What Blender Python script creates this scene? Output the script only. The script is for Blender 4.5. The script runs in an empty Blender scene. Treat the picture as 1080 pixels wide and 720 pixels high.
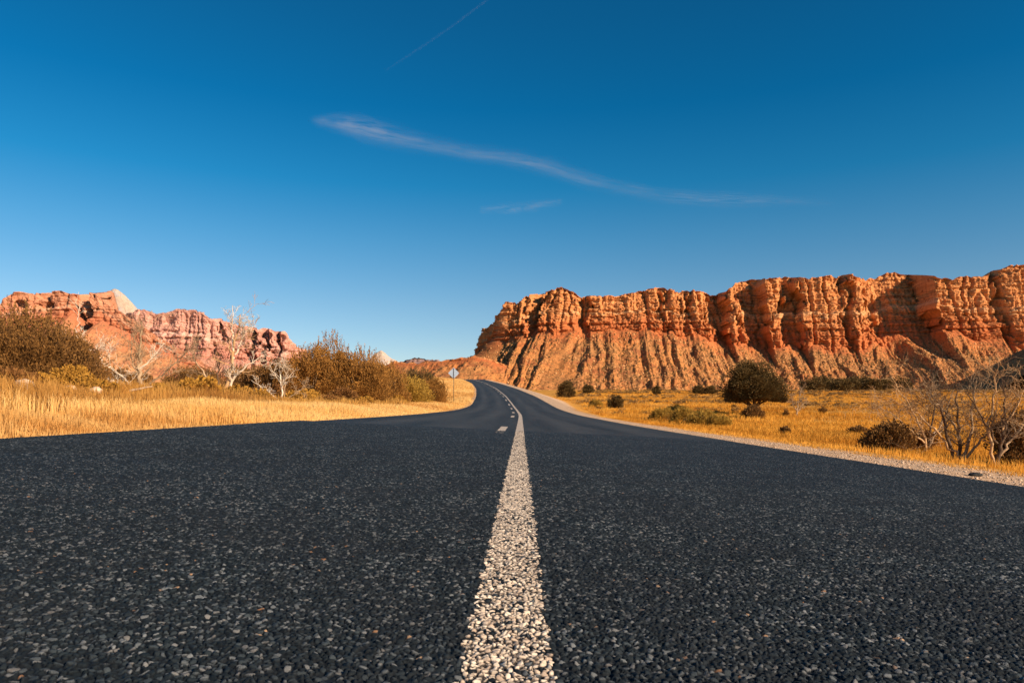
import bpy, math, random
import numpy as np
from mathutils import Vector

random.seed(4)
R = np.random.default_rng(11)
C = bpy.context.scene.collection
sc = bpy.context.scene
F = 750.0            # focal length in units of a 1080 wide frame
EYE = 0.42

# ------------------------------------------------------------------ camera
cam_d = bpy.data.cameras.new('camera')
cam = bpy.data.objects.new('camera', cam_d); C.objects.link(cam)
cam.location = (0, 0, EYE)
cam.rotation_euler = (math.radians(90), 0, 0)
cam_d.sensor_width = 36; cam_d.lens = 36 * F / 1080
cam_d.shift_y = 70 / 1080
cam_d.clip_start = 0.05; cam_d.clip_end = 90000
cam_d.dof.use_dof = True; cam_d.dof.focus_distance = 1.9; cam_d.dof.aperture_fstop = 16
sc.camera = cam

# ------------------------------------------------------------------ sky and sun
SUN_AZ = math.radians(127)      # clockwise from +Y (view direction)
SUN_EL = math.radians(24)
w = bpy.data.worlds.new('World'); sc.world = w; w.use_nodes = True
nt = w.node_tree; nt.nodes.clear()
sky = nt.nodes.new('ShaderNodeTexSky'); sky.sky_type = 'NISHITA'; sky.sun_disc = False
sky.sun_elevation = SUN_EL; sky.sun_rotation = SUN_AZ
sky.altitude = 1200; sky.air_density = 1.0; sky.dust_density = 0.25; sky.ozone_density = 3.0
gm = nt.nodes.new('ShaderNodeGamma'); gm.inputs['Gamma'].default_value = 1.0
hs = nt.nodes.new('ShaderNodeHueSaturation'); hs.inputs['Saturation'].default_value = 1.0
bg = nt.nodes.new('ShaderNodeBackground'); bg.inputs['Strength'].default_value = 0.1056
wo = nt.nodes.new('ShaderNodeOutputWorld')
tc_ = nt.nodes.new('ShaderNodeTexCoord'); sx_ = nt.nodes.new('ShaderNodeSeparateXYZ'); nt.links.new(tc_.outputs['Generated'], sx_.inputs[0])
rp_ = nt.nodes.new('ShaderNodeValToRGB'); nt.links.new(sx_.outputs[2], rp_.inputs[0])
el_ = rp_.color_ramp.elements
for _ in range(4): el_.new(.5)
for e_, (p_, c_) in zip(el_, [(0.03, (.76, .69, .66)), (.14, (.52, .65, .66)), (.225, (.277, .626, .69)), (.295, (.077, .575, .70)), (.386, (.02, .49, .66)), (.48, (.028, .455, .61))]):
    e_.position = p_; e_.color = (*c_, 1)
mx_ = nt.nodes.new('ShaderNodeMix'); mx_.data_type = 'RGBA'; mx_.blend_type = 'MULTIPLY'; mx_.inputs[0].default_value = 1
nt.links.new(sky.outputs[0], mx_.inputs[6]); nt.links.new(rp_.outputs[0], mx_.inputs[7]); nt.links.new(mx_.outputs[2], hs.inputs['Color']); nt.links.new(hs.outputs[0], gm.inputs[0])
nt.links.new(gm.outputs[0], bg.inputs[0]); nt.links.new(bg.outputs[0], wo.inputs[0])
sun_d = bpy.data.lights.new('sun', 'SUN'); sun_d.energy = 5.0; sun_d.angle = math.radians(0.5)
sun_d.color = (1.0, 0.80, 0.58)
sun = bpy.data.objects.new('sun', sun_d); C.objects.link(sun)
sv = Vector((math.sin(SUN_AZ) * math.cos(SUN_EL), math.cos(SUN_AZ) * math.cos(SUN_EL), math.sin(SUN_EL)))
sun.rotation_euler = sv.to_track_quat('Z', 'Y').to_euler()
sc.view_settings.view_transform = 'Standard'; sc.view_settings.look = 'None'
sc.view_settings.gamma = 1; sc.view_settings.use_curve_mapping = False
sc.view_settings.exposure = 0.6
sc.cycles.diffuse_bounces = 1; sc.cycles.max_bounces = 8

# ------------------------------------------------------------------ noise in numpy
def _h(*ints):
    h = np.zeros(np.broadcast(*ints).shape, np.uint32) + np.uint32(0x9E3779B9)
    for i, a in enumerate(ints):
        a = np.asarray(a, dtype=np.int64).astype(np.uint32)
        h = h ^ (a * np.uint32([0x85EBCA6B, 0xC2B2AE35, 0x27D4EB2F, 0x165667B1][i]))
        h = (h ^ (h >> np.uint32(15))) * np.uint32(0x2C1B3C6D)
        h = (h ^ (h >> np.uint32(12))) * np.uint32(0x297A2D39)
        h = h ^ (h >> np.uint32(15))
    return h.astype(np.float64) / 4294967295.0

def vn(x, y, z=0.0, seed=0):                     # value noise, -1..1
    x, y, z = np.broadcast_arrays(np.asarray(x, float), np.asarray(y, float), np.asarray(z, float))
    xi, yi, zi = np.floor(x), np.floor(y), np.floor(z)
    fx, fy, fz = x - xi, y - yi, z - zi
    fx, fy, fz = [f * f * f * (f * (f * 6 - 15) + 10) for f in (fx, fy, fz)]
    r = 0
    for a in (0, 1):
        for b in (0, 1):
            for c in (0, 1):
                wt = (fx if a else 1 - fx) * (fy if b else 1 - fy) * (fz if c else 1 - fz)
                r = r + wt * _h(xi + a, yi + b, zi + c, np.int64(seed))
    return r * 2 - 1

def fbm(x, y, z=0.0, seed=0, oct=4, gain=.5):
    r, a, t = 0, 1.0, 0
    for i in range(oct):
        r = r + a * vn(x, y, z, seed + i * 7); t += a
        a *= gain; x = np.asarray(x) * 2.03; y = np.asarray(y) * 2.03; z = np.asarray(z) * 2.03
    return r / t

def sst(x, a, b):
    t = np.clip((np.asarray(x, float) - a) / (b - a), 0, 1)
    return t * t * (3 - 2 * t)

# ------------------------------------------------------------------ mesh helpers
def link(name, V, Fq, mat, parent=None, smooth=False, attrs=None):
    me = bpy.data.meshes.new(name)
    V = np.asarray(V, np.float32); Fq = np.asarray(Fq, np.int32)
    n, k = Fq.shape
    me.vertices.add(len(V)); me.vertices.foreach_set('co', V.ravel())
    me.loops.add(n * k); me.loops.foreach_set('vertex_index', Fq.ravel())
    me.polygons.add(n)
    me.polygons.foreach_set('loop_start', np.arange(0, n * k, k, dtype=np.int32))
    me.polygons.foreach_set('loop_total', np.full(n, k, np.int32))
    if smooth: me.polygons.foreach_set('use_smooth', np.ones(n, bool))
    for an, av in (attrs or {}).items():
        at = me.attributes.new(an, 'FLOAT', 'POINT'); at.data.foreach_set('value', np.asarray(av, np.float32))
    me.update(calc_edges=True)
    me.materials.append(mat)
    o = bpy.data.objects.new(name, me); C.objects.link(o)
    if parent: o.parent = parent
    return o

def grid_faces(nr, nc, flip=False):
    i = np.arange(nr - 1)[:, None] * nc + np.arange(nc - 1)[None, :]
    i = i.ravel()
    f = np.stack([i, i + 1, i + nc + 1, i + nc], 1)
    return f[:, ::-1] if flip else f

def tag(o, label=None, cat=None, group=None, kind=None):
    if label: o['label'] = label
    if cat: o['category'] = cat
    if group: o['group'] = group
    if kind: o['kind'] = kind
    return o

def empty(name, loc, rz=0, s=1.0):
    o = bpy.data.objects.new(name, None); C.objects.link(o)
    o.location = loc; o.rotation_euler = (0, 0, rz); o.scale = (s, s, s); o.empty_display_size = .3
    return o

def copy_tree(o, parent=None):
    kids = [c for c in bpy.data.objects if c.parent == o]
    c = o.copy(); C.objects.link(c); c.parent = parent
    for k in kids: copy_tree(k, c)
    return c

# ------------------------------------------------------------------ material helpers
class M:
    def __init__(s, name, rough=.9, spec=.3):
        s.m = bpy.data.materials.new(name); s.m.use_nodes = True
        s.t = s.m.node_tree; s.b = s.t.nodes['Principled BSDF']; s.out = s.t.nodes['Material Output']
        s.b.inputs['Roughness'].default_value = rough
        s.b.inputs['Specular IOR Level'].default_value = spec
    def n(s, typ, **kw):
        nd = s.t.nodes.new(typ)
        for k, v in kw.items():
            if k.startswith('i_'): nd.inputs[k[2:].replace('_', ' ')].default_value = v
            else: setattr(nd, k, v)
        return nd
    def l(s, a, b): s.t.links.new(a, b)
    def pos(s, scale=(1, 1, 1)):
        g = s.n('ShaderNodeNewGeometry'); mp = s.n('ShaderNodeMapping'); mp.inputs['Scale'].default_value = scale
        s.l(g.outputs['Position'], mp.inputs['Vector']); return mp.outputs[0]
    def obj(s, scale=(1, 1, 1)):
        g = s.n('ShaderNodeTexCoord'); mp = s.n('ShaderNodeMapping'); mp.inputs['Scale'].default_value = scale
        s.l(g.outputs['Object'], mp.inputs['Vector']); return mp.outputs[0]
    def noise(s, vec, scale, detail=5, rough=.55, dist=0):
        nd = s.n('ShaderNodeTexNoise'); nd.inputs['Scale'].default_value = scale
        nd.inputs['Detail'].default_value = detail; nd.inputs['Roughness'].default_value = rough
        nd.inputs['Distortion'].default_value = dist
        s.l(vec, nd.inputs['Vector']); return nd.outputs['Fac']
    def ramp(s, fac, stops, interp='LINEAR'):
        r = s.n('ShaderNodeValToRGB'); r.color_ramp.interpolation = interp
        e = r.color_ramp.elements
        while len(e) < len(stops): e.new(.5)
        for i, (p, c) in enumerate(stops):
            e[i].position = p
            c = (c, c, c) if isinstance(c, (int, float)) else c
            e[i].color = (*c, 1)
        s.l(fac, r.inputs[0]); return r.outputs[0]
    def mix(s, fac, a, b, mode='MIX'):
        x = s.n('ShaderNodeMix', data_type='RGBA', blend_type=mode)
        for sock, v in ((x.inputs[0], fac), (x.inputs[6], a), (x.inputs[7], b)):
            if isinstance(v, bpy.types.NodeSocket): s.l(v, sock)
            elif isinstance(v, (int, float)): sock.default_value = v
            else: sock.default_value = (*v, 1)
        return x.outputs[2]
    def math(s, op, a, b=0.0, clamp=False):
        x = s.n('ShaderNodeMath', operation=op); x.use_clamp = clamp
        for sock, v in ((x.inputs[0], a), (x.inputs[1], b)):
            if isinstance(v, bpy.types.NodeSocket): s.l(v, sock)
            else: sock.default_value = v
        return x.outputs[0]
    def attr(s, name):
        a = s.n('ShaderNodeAttribute', attribute_name=name); return a.outputs['Fac']
    def bump(s, h, dist, strength=1.0):
        b = s.n('ShaderNodeBump'); b.inputs['Distance'].default_value = dist; b.inputs['Strength'].default_value = strength
        s.l(h, b.inputs['Height']); s.l(b.outputs[0], s.b.inputs['Normal'])
    def col(s, c): s.l(c, s.b.inputs['Base Color']); return s.m

def gradep(m, d):     # normalised: (value - lo)/(hi - lo)
    pass

# ------------------------------------------------------------------ the lie of the land
_yt = np.arange(-400, 900, 1.0)
def _smooth(a, sig):
    k = np.exp(-.5 * (np.arange(-40, 41) / sig) ** 2); k /= k.sum()
    p = np.pad(a, 40, mode='reflect', reflect_type='odd'); return np.convolve(p, k, 'valid')
_xt = _smooth(np.interp(_yt, [-400, 0, 36, 50, 68, 94, 136, 200, 260, 290, 340, 400, 900],
                        [-5.1, -.02, .44, .40, .1, -.84, -2.97, -7.3, -14., -19, -34, -60, -400]), 5)
_zt = _smooth(np.interp(_yt, [-400, 25, 45, 60, 68, 94, 136, 200, 260, 290, 340, 400, 900],
                        [0, 0, .12, .42, .69, 1.99, 4.1, 7.3, 10.8, 12.0, 11.4, 10.8, 22.5]), 4)
def Xc(Y): return np.interp(Y, _yt, _xt)
def Zc(Y): return np.interp(Y, _yt, _zt)
def bank(Y): return .047 * (1 - sst(Y, 45, 100))
HW = 3.9
def zroad(d, Y): return Zc(Y) - bank(Y) * d
def far_plain(Y): return np.interp(Y, [-400, 0, 400, 3000, 8000, 40000], [-1, .3, 10.2, 72, 110, 150])
def plain_r(Y):
    return np.interp(Y, [-400, 0, 23, 45, 60, 100, 150, 200, 400, 3000, 8000, 40000],
                     [-2, -1.35, -1.15, -.62, -.18, 1.1, 2.7, 4.4, 10.2, 72, 110, 150])
def Hd(d, Y):
    d, Y = np.broadcast_arrays(np.asarray(d, float), np.asarray(Y, float))
    off = np.abs(d) - HW
    ze = zroad(np.clip(d, -HW, HW), Y)
    farw = sst(Y, 500, 900)
    # left: verge, then a gentle bank
    zl = ze - .05 * np.clip(off, 0, .5) + .075 * np.clip(off - .5, 0, 14)
    pl = far_plain(Y) + .9
    zl = zl + (pl - zl) * sst(off, 10, 45)
    zl = zl + .10 * fbm(d / 3.1, Y / 3.1, seed=3) * sst(off, .6, 4) + .5 * fbm(d / 25., Y / 25., seed=5) * sst(off, 8, 30)
    # right: gravel shoulder, fill slope, plain
    sh = ze - .045 * np.clip(off, 0, 1.7)
    slope = sh - .30 * np.clip(off - 1.7, 0, 400)
    pr = plain_r(Y) + .08 * fbm(d / 3.4, Y / 3.4, seed=8) + .55 * fbm(d / 38., Y / 38., seed=9) * sst(Y, 70, 160)
    k = .35
    hh = np.clip(.5 + .5 * (slope - pr) / k, 0, 1)
    zr = pr * (1 - hh) + slope * hh + k * hh * (1 - hh)
    zr = np.where(off < 1.7, sh, zr)
    z = np.where(d < 0, zl, zr)
    z = z * (1 - farw) + farw * (far_plain(Y) + 3 * fbm(d / 200., Y / 200., seed=12))
    # ground under the asphalt
    inside = sst(HW - np.abs(d), 0.0, .1)
    z = z - .022 - .10 * inside * (Y < 420) + .012 * fbm(d / .35, Y / .35, seed=15) * sst(off, 0, .3)
    return z
def H(X, Y): return Hd(np.asarray(X, float) - Xc(Y), Y)
def PX(px, Y): return (px - 540) / F * Y
def PY(z, Y): return 430 - (z - EYE) * F / Y

# ------------------------------------------------------------------ ground
def mat_ground():
    m = M('ground_earth', .95, .1)
    p = m.pos(); d = m.attr('d'); y = m.attr('yy')
    n1 = m.noise(p, .35, 6, .6); n2 = m.noise(p, 3.0, 6, .65); n3 = m.noise(p, 38.0, 3, .6); n4 = m.noise(p, .035, 5, .6)
    grass = m.mix(m.ramp(n1, [(.38, 0), (.62, 1)]), (.66, .27, .03), (.78, .38, .07))
    grass = m.mix(m.ramp(n2, [(.45, 0), (.62, 1)]), grass, (.52, .24, .05))
    grass = m.mix(m.ramp(n4, [(.50, 0), (.66, .55)]), grass, (.45, .24, .05))
    grass = m.mix(m.ramp(m.noise(p, 9., 4, .6), [(.58, 0), (.66, .75)]), grass, (.20, .11, .04))
    vor = m.n('ShaderNodeTexVoronoi'); vor.inputs['Scale'].default_value = 45; m.l(p, vor.inputs['Vector'])
    gravel = m.ramp(vor.outputs['Color'], [(0, (.40, .25, .15)), (.5, (.62, .41, .26)), (1, (.78, .57, .40))])
    gravel = m.mix(m.ramp(n2, [(.4, 0), (.7, .5)]), gravel, (.62, .38, .20))
    # masks by true lateral distance from the centre line
    nz = m.math('MULTIPLY', m.math('SUBTRACT', n2, .5), 1.3)
    dn = m.math('ADD', d, nz)
    right = m.ramp(m.math('DIVIDE', m.math('SUBTRACT', dn, 5.2), 1.4, True), [(0, 1), (1, 0)])
    fillw = m.math('MULTIPLY', m.math('DIVIDE', m.math('SUBTRACT', y, 60), 40, True), 3.2)   # sandy fill slope of the climb
    right2 = m.ramp(m.math('DIVIDE', m.math('SUBTRACT', m.math('SUBTRACT', dn, fillw), 4.7), .8, True), [(0, 1), (1, 0)])
    isr = m.math('GREATER_THAN', d, 0.0)
    mr = m.math('MULTIPLY', right2, isr)
    left = m.ramp(m.math('DIVIDE', m.math('ADD', dn, 4.75), 1.0, True), [(0, 0), (1, 1)])
    ml = m.math('MULTIPLY', left, m.math('SUBTRACT', 1.0, isr))
    c = m.mix(m.math('MAXIMUM', mr, ml), grass, gravel)
    # pale sand inside the bend
    m.bump(m.math('ADD', m.math('MULTIPLY', n2, .6), m.math('MULTIPLY', n3, .25)), .12, .8)
    return m.col(c)

ys = np.concatenate([np.linspace(-400, -10, 30), np.arange(-8, 4, .8), np.arange(4, 40, .22), np.arange(40, 120, .6),
                     np.arange(120, 420, 2.0), 420 * 1.022 ** np.arange(1, 205)])
pos = [3.9, 4.0]
st = .13
while pos[-1] < 16000:
    pos.append(pos[-1] + st); st *= 1.028
pos = np.array(pos)
ds = np.concatenate([-pos[::-1], [-3.7, 0, 3.7], pos])
Dg, Yg = np.meshgrid(ds, ys)
Zg = Hd(Dg, Yg)
Xg = Dg + Xc(Yg)
ground = link('ground', np.stack([Xg.ravel(), Yg.ravel(), Zg.ravel()], 1), grid_faces(len(ys), len(ds)), mat_ground(),
              smooth=True, attrs={'d': Dg.ravel(), 'yy': Yg.ravel()})
tag(ground, kind='structure')

# ------------------------------------------------------------------ road
def mat_asphalt_far():
    m = M('asphalt', .7, .25)
    p = m.pos(); d = m.attr('d')
    v = m.n('ShaderNodeTexVoronoi'); v.inputs['Scale'].default_value = 85; m.l(p, v.inputs['Vector'])
    st_ = m.ramp(v.outputs['Color'], [(0, (.009, .015, .019)), (.5, (.027, .037, .043)), (.85, (.068, .078, .082)), (.985, (.18, .17, .155)), (1, (.25, .17, .1))])
    cr = m.ramp(v.outputs['Distance'], [(.35, 1), (.75, .25)])
    c = m.mix(1.0, st_, cr, 'MULTIPLY')
    tr = m.noise(m.pos((1, .06, 1)), 1.3, 4, .6)
    c = m.mix(m.ramp(tr, [(.4, 0), (.7, .45)]), c, (.082, .083, .082))
    # tyre-polished wheel tracks
    a = m.math('ABSOLUTE', m.math('SUBTRACT', m.math('ABSOLUTE', d), 1.95))
    wt = m.math('ABSOLUTE', m.math('SUBTRACT', a, .8))
    c = m.mix(m.ramp(m.math('DIVIDE', wt, .55, True), [(0, .35), (1, 0)]), c, (.095, .093, .09))
    big = m.noise(p, .5, 4, .6)
    c = m.mix(m.ramp(big, [(.42, .35), (.6, 0)]), c, (.03, .036, .043))
    m.bump(v.outputs['Distance'], .006, .9)
    # bump is deep where stones meet
    return m.col(c)

def mat_stone(name, paint=False):
    m = M(name, .72 if not paint else .85, .22 if not paint else .2)
    p = m.pos(); r = m.attr('rnd'); e = m.attr('edge')
    fine = m.noise(p, 600, 3, .6)
    if paint:
        c = m.ramp(r, [(0, (.50, .37, .27)), (.35, (.76, .60, .45)), (1, (.90, .76, .60))])
        c = m.mix(m.ramp(m.noise(p, 60, 4, .6), [(.5, 0), (.66, .7)]), c, (.36, .28, .23))
        c = m.mix(m.ramp(e, [(.12, 1), (.36, 0)]), c, (.03, .025, .023))
    else:
        c = m.ramp(r, [(0, (.004, .009, .012)), (.45, (.016, .025, .031)), (.76, (.056, .071, .080)), (.93, (.22, .23, .235)), (.994, (.19, .175, .16)), (.996, (.42, .20, .085)), (1, (.5, .33, .2))])
        c = m.mix(m.ramp(e, [(.10, 1), (.34, 0)]), c, (.0035, .006, .009))
        c = m.mix(m.ramp(m.noise(p, 2.2, 5, .65), [(.42, .5), (.6, 0)]), c, (.012, .015, .019))
    c = m.mix(m.ramp(fine, [(.35, .35), (.6, 0)]), c, (.02, .02, .02)) if not paint else c
    m.bump(fine, .0012, .6)
    return m.col(c)

A_FAR, A_NEAR = mat_asphalt_far(), mat_stone('asphalt_chips')
def mat_paint_far():
    m = M('road_paint', .8, .3); p = m.pos()
    v = m.n('ShaderNodeTexVoronoi'); v.inputs['Scale'].default_value = 85; m.l(p, v.inputs['Vector'])
    c = m.ramp(v.outputs['Color'], [(0, (.40, .31, .24)), (1, (.76, .65, .53))])
    c = m.mix(m.ramp(v.outputs['Distance'], [(.4, 0), (.8, .7)]), c, (.12, .10, .09))
    m.bump(v.outputs['Distance'], .004, .6)
    return m.col(c)
P_FAR, P_NEAR = mat_paint_far(), mat_stone('road_paint_chips', True)

LINE_W, LINE_D = .148, -.004
# near surface: every chip of stone is relief
Yn = [.62]
while Yn[-1] < 13.0: Yn.append(Yn[-1] + max(.0028, .0021 * Yn[-1]))
Yn = np.array(Yn); un = np.linspace(-1, 1, 1150)
Un, YN = np.meshgrid(un, Yn)
XN = Un * (np.minimum(.84 * YN + .22, 3.86)); XN = np.clip(XN, -3.86, 3.86)
DN = XN - Xc(YN)
cs = .0112
def cells(x, y, cs, seed, jit=.92):
    gx, gy = np.floor(x / cs), np.floor(y / cs)
    f1 = np.full(x.shape, 9.); f2 = np.full(x.shape, 9.); ci = np.zeros(x.shape); cx = np.zeros(x.shape); cy = np.zeros(x.shape)
    for a in (-1, 0, 1):
        for b in (-1, 0, 1):
            ix, iy = gx + a, gy + b
            px = ix + .5 + (_h(ix, iy, np.int64(seed)) - .5) * jit; py = iy + .5 + (_h(ix, iy, np.int64(seed + 1)) - .5) * jit
            dd = np.hypot(x / cs - px, y / cs - py)
            nw = dd < f1
            f2 = np.where(nw, f1, np.minimum(f2, dd)); f1 = np.where(nw, dd, f1)
            ci = np.where(nw, _h(ix, iy, np.int64(seed + 2)), ci); cx = np.where(nw, px, cx); cy = np.where(nw, py, cy)
    return f1, f2, ci, cx * cs, cy * cs
wx = .003 * vn(XN / .012, YN / .012, seed=40); wy = .003 * vn(XN / .012, YN / .012, seed=41)
f1, f2, cid, ccx, ccy = cells(XN + wx, YN + wy, cs, 50)
edge = np.clip(f2 - f1, 0, 1)
size_r = _h(np.round(ccx * 1e5), np.round(ccy * 1e5), np.int64(5))
tx = _h(np.round(ccx * 1e5), np.round(ccy * 1e5), np.int64(6)) - .5; ty = _h(np.round(ccx * 1e5), np.round(ccy * 1e5), np.int64(7)) - .5
hh_ = sst(edge, .02, .34) * (.0014 + .0036 * size_r) + ((XN - ccx) * tx + (YN - ccy) * ty) * 1.35 * sst(edge, 0, .3)
hh_ = np.where(hh_ > .0042, .0042 + (hh_ - .0042) * .35, hh_)
hh_ += .0012 * fbm(XN / .12, YN / .12, seed=44)
fade = (1 - sst(YN, 12.0, 13.0))
ZN = zroad(DN, YN) + .002 + hh_ * fade + .001
NV = np.stack([XN.ravel(), YN.ravel(), ZN.ravel()], 1)
NF = grid_faces(len(Yn), len(un))
dcell = (ccx - Xc(ccy)).ravel()
wob = .006 * vn(ccx.ravel() / .05, ccy.ravel() / .05, seed=60)
inline = (np.abs(dcell - LINE_D + wob) < LINE_W / 2) & (_h(np.round(ccx * 1e5), np.round(ccy * 1e5), np.int64(9)).ravel() > .13)
fl = inline[NF].mean(1) > .5
def submesh(V, Fs, attrs):
    used = np.unique(Fs); mp = np.full(len(V), -1); mp[used] = np.arange(len(used))
    return V[used], mp[Fs], {k: v[used] for k, v in attrs.items()}
at_ = {'rnd': cid.ravel(), 'edge': edge.ravel(), 'd': DN.ravel()}

# far surface
yr = np.concatenate([np.linspace(-400, -5, 60), np.arange(-4, 40, .5), np.arange(40, 140, .8), np.arange(140, 402, 2)])
dr = np.array([-3.9, -3.82, -3, -2, -1, 0, 1, 2, 3, 3.82, 3.9])
Dr, Yr = np.meshgrid(dr, yr)
ed = np.abs(Dr) > 3.85
Dr2 = Dr + np.where(ed, .05 * fbm(Yr / .9, Dr, seed=70), 0)
Zr = zroad(Dr2, Yr) - np.where(ed, .03, 0)
Zr -= np.where((Yr > .3) & (Yr < 12.8), .004, 0)
RV = np.stack([(Dr2 + Xc(Yr)).ravel(), Yr.ravel(), Zr.ravel()], 1)
RF = grid_faces(len(yr), len(dr))
nv, nf, na = submesh(NV, NF[~fl], at_)
V = np.concatenate([RV, nv]); Fc = np.concatenate([RF, nf + len(RV)])
ats = {k: np.concatenate([Dr.ravel() if k == 'd' else np.full(len(RV), .5), na[k]]) for k in na}
road = link('road', V, Fc, A_FAR, smooth=True, attrs=ats)
road.data.materials.append(A_NEAR)
mi = np.zeros(len(Fc), np.int32); mi[len(RF):] = 1
road.data.polygons.foreach_set('material_index', mi)
tag(road, kind='structure')

def strip(y0, y1, d0, wdt, dy, lift=.004):
    y = np.arange(y0, y1 + dy * .5, dy); dd = np.array([-.5, .5])[None, :] * wdt + d0
    Dd, Yy = np.meshgrid(dd.ravel(), y)
    Dd = Dd + .006 * vn(Yy / .15, Dd * 40, seed=71)
    return np.stack([(Dd + Xc(Yy)).ravel(), Yy.ravel(), (zroad(Dd, Yy) + lift).ravel()], 1), grid_faces(len(y), 2)
lv, lf, la = submesh(NV, NF[fl], at_)
s1, sf1 = strip(12.85, 41, LINE_D, LINE_W, .3); s2, sf2 = strip(41, 300, LINE_D, LINE_W, 1.0); s3, sf3 = strip(-60, .5, LINE_D, LINE_W, .5)
V = np.concatenate([s1, s2, s3, lv]); Fc = np.concatenate([sf1, sf2 + len(s1), sf3 + len(s1) + len(s2), lf + len(s1) + len(s2) + len(s3)])
n0 = len(s1) + len(s2) + len(s3)
line = link('centre_line', V, Fc, P_FAR, smooth=True, attrs={k: np.concatenate([np.full(n0, .5), la[k]]) for k in la})
line.data.materials.append(P_NEAR)
mi = np.zeros(len(Fc), np.int32); mi[len(sf1) + len(sf2) + len(sf3):] = 1
line.data.polygons.foreach_set('material_index', mi)
tag(line, kind='structure')
dv, df, k0 = [], [], 0
for y0, y1 in [(11.3, 15.4), (28.5, 32.5), (41, 45)] + [(a, a + 4) for a in range(54, 290, 12)]:
    v, f = strip(y0, y1, LINE_D - .33, LINE_W * .95, .5); dv.append(v); df.append(f + k0); k0 += len(v)
dash = link('dashed_line', np.concatenate(dv), np.concatenate(df), P_FAR, attrs={})
tag(dash, kind='structure')

# ------------------------------------------------------------------ mesas and mountains
def mat_rock(name, c1, c2, c3, pale, talus1, talus2, scrub, sc_=1.0, red=(.36, .10, .04)):
    m = M(name, .95, .1)
    p = m.pos(); t = m.attr('talus'); q = m.attr('q')
    warp = m.noise(m.pos((.004, .004, .004)), 1.0, 4, .5)
    g = m.n('ShaderNodeSeparateXYZ'); gg = m.n('ShaderNodeNewGeometry'); m.l(gg.outputs['Position'], g.inputs[0])
    hz = m.math('ADD', g.outputs['Z'], m.math('MULTIPLY', warp, 40 * sc_))
    cv = m.n('ShaderNodeCombineXYZ'); m.l(m.math('MULTIPLY', hz, .085 / sc_), cv.inputs[2])
    m.l(m.math('MULTIPLY', g.outputs['X'], .0025 / sc_), cv.inputs[0])
    strat = m.noise(cv.outputs[0], 1.0, 5, .7)
    c = m.ramp(strat, [(.30, c1), (.45, c2), (.55, c3), (.66, c2), (.72, pale), (.78, c1)])
    vs = m.noise(m.pos((.05 / sc_, .05 / sc_, .008 / sc_)), 1.0, 5, .6)        # desert varnish streaks
    c = m.mix(m.ramp(vs, [(.52, 0), (.72, .55)]), c, (c1[0] * .45, c1[1] * .42, c1[2] * .55))
    c = m.mix(m.ramp(m.noise(p, .02 / sc_, 4, .5), [(.4, 0), (.65, .5)]), c, c3)
    fl_ = m.n('ShaderNodeCombineXYZ'); m.l(m.math('MULTIPLY', hz, .42 / sc_), fl_.inputs[2]); m.l(m.math('MULTIPLY', g.outputs['X'], .012 / sc_), fl_.inputs[0])
    thin = m.noise(fl_.outputs[0], 1.0, 4, .65)
    c = m.mix(m.ramp(thin, [(.37, .8), (.46, 0)]), c, (c1[0] * .55, c1[1] * .5, c1[2] * .6))
    c = m.mix(m.ramp(thin, [(.58, 0), (.68, .5)]), c, pale)
    # the pale ledge two thirds of the way up the cliff, red beds under it
    c = m.mix(m.ramp(m.math('ABSOLUTE', m.math('SUBTRACT', q, m.math('ADD', .50, m.math('MULTIPLY', warp, .08)))), [(.015, .55), (.05, 0)]), c, pale)
    c = m.mix(m.ramp(q, [(.56, 0), (.86, .72)]), c, red)
    n1 = m.noise(p, .016 / sc_, 6, .6); n2 = m.noise(p, .11 / sc_, 5, .7)
    tc = m.mix(m.ramp(n1, [(.4, 0), (.6, 1)]), talus1, talus2)
    tc = m.mix(m.ramp(n2, [(.48, 0), (.66, .8)]), tc, (talus1[0] * .5, talus1[1] * .55, talus1[2] * .6))
    tc = m.mix(m.ramp(m.noise(m.pos((.022 / sc_, .022 / sc_, .05 / sc_)), 1.0, 5, .65), [(.50, 0), (.62, .7)]), tc, (red[0] * .62, red[1] * .75, red[2] * .95))
    tc = m.mix(m.ramp(m.math('ADD', t, m.math('MULTIPLY', n1, .5)), [(.22, .6), (.5, 0)]), tc, red)
    v = m.n('ShaderNodeTexVoronoi'); v.inputs['Scale'].default_value = .20 / sc_; m.l(p, v.inputs['Vector'])
    tc = m.mix(m.ramp(v.outputs['Distance'], [(.20, .85), (.36, 0)]), tc, scrub)
    c = m.mix(m.ramp(m.math('ADD', t, m.math('MULTIPLY', m.math('SUBTRACT', n2, .52), .5)), [(.0, 0), (.06, 1)]), c, tc)
    b = m.noise(p, .25 / sc_, 6, .7)
    m.bump(b, 3.0 * sc_, .8)
    return m.col(c)

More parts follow.
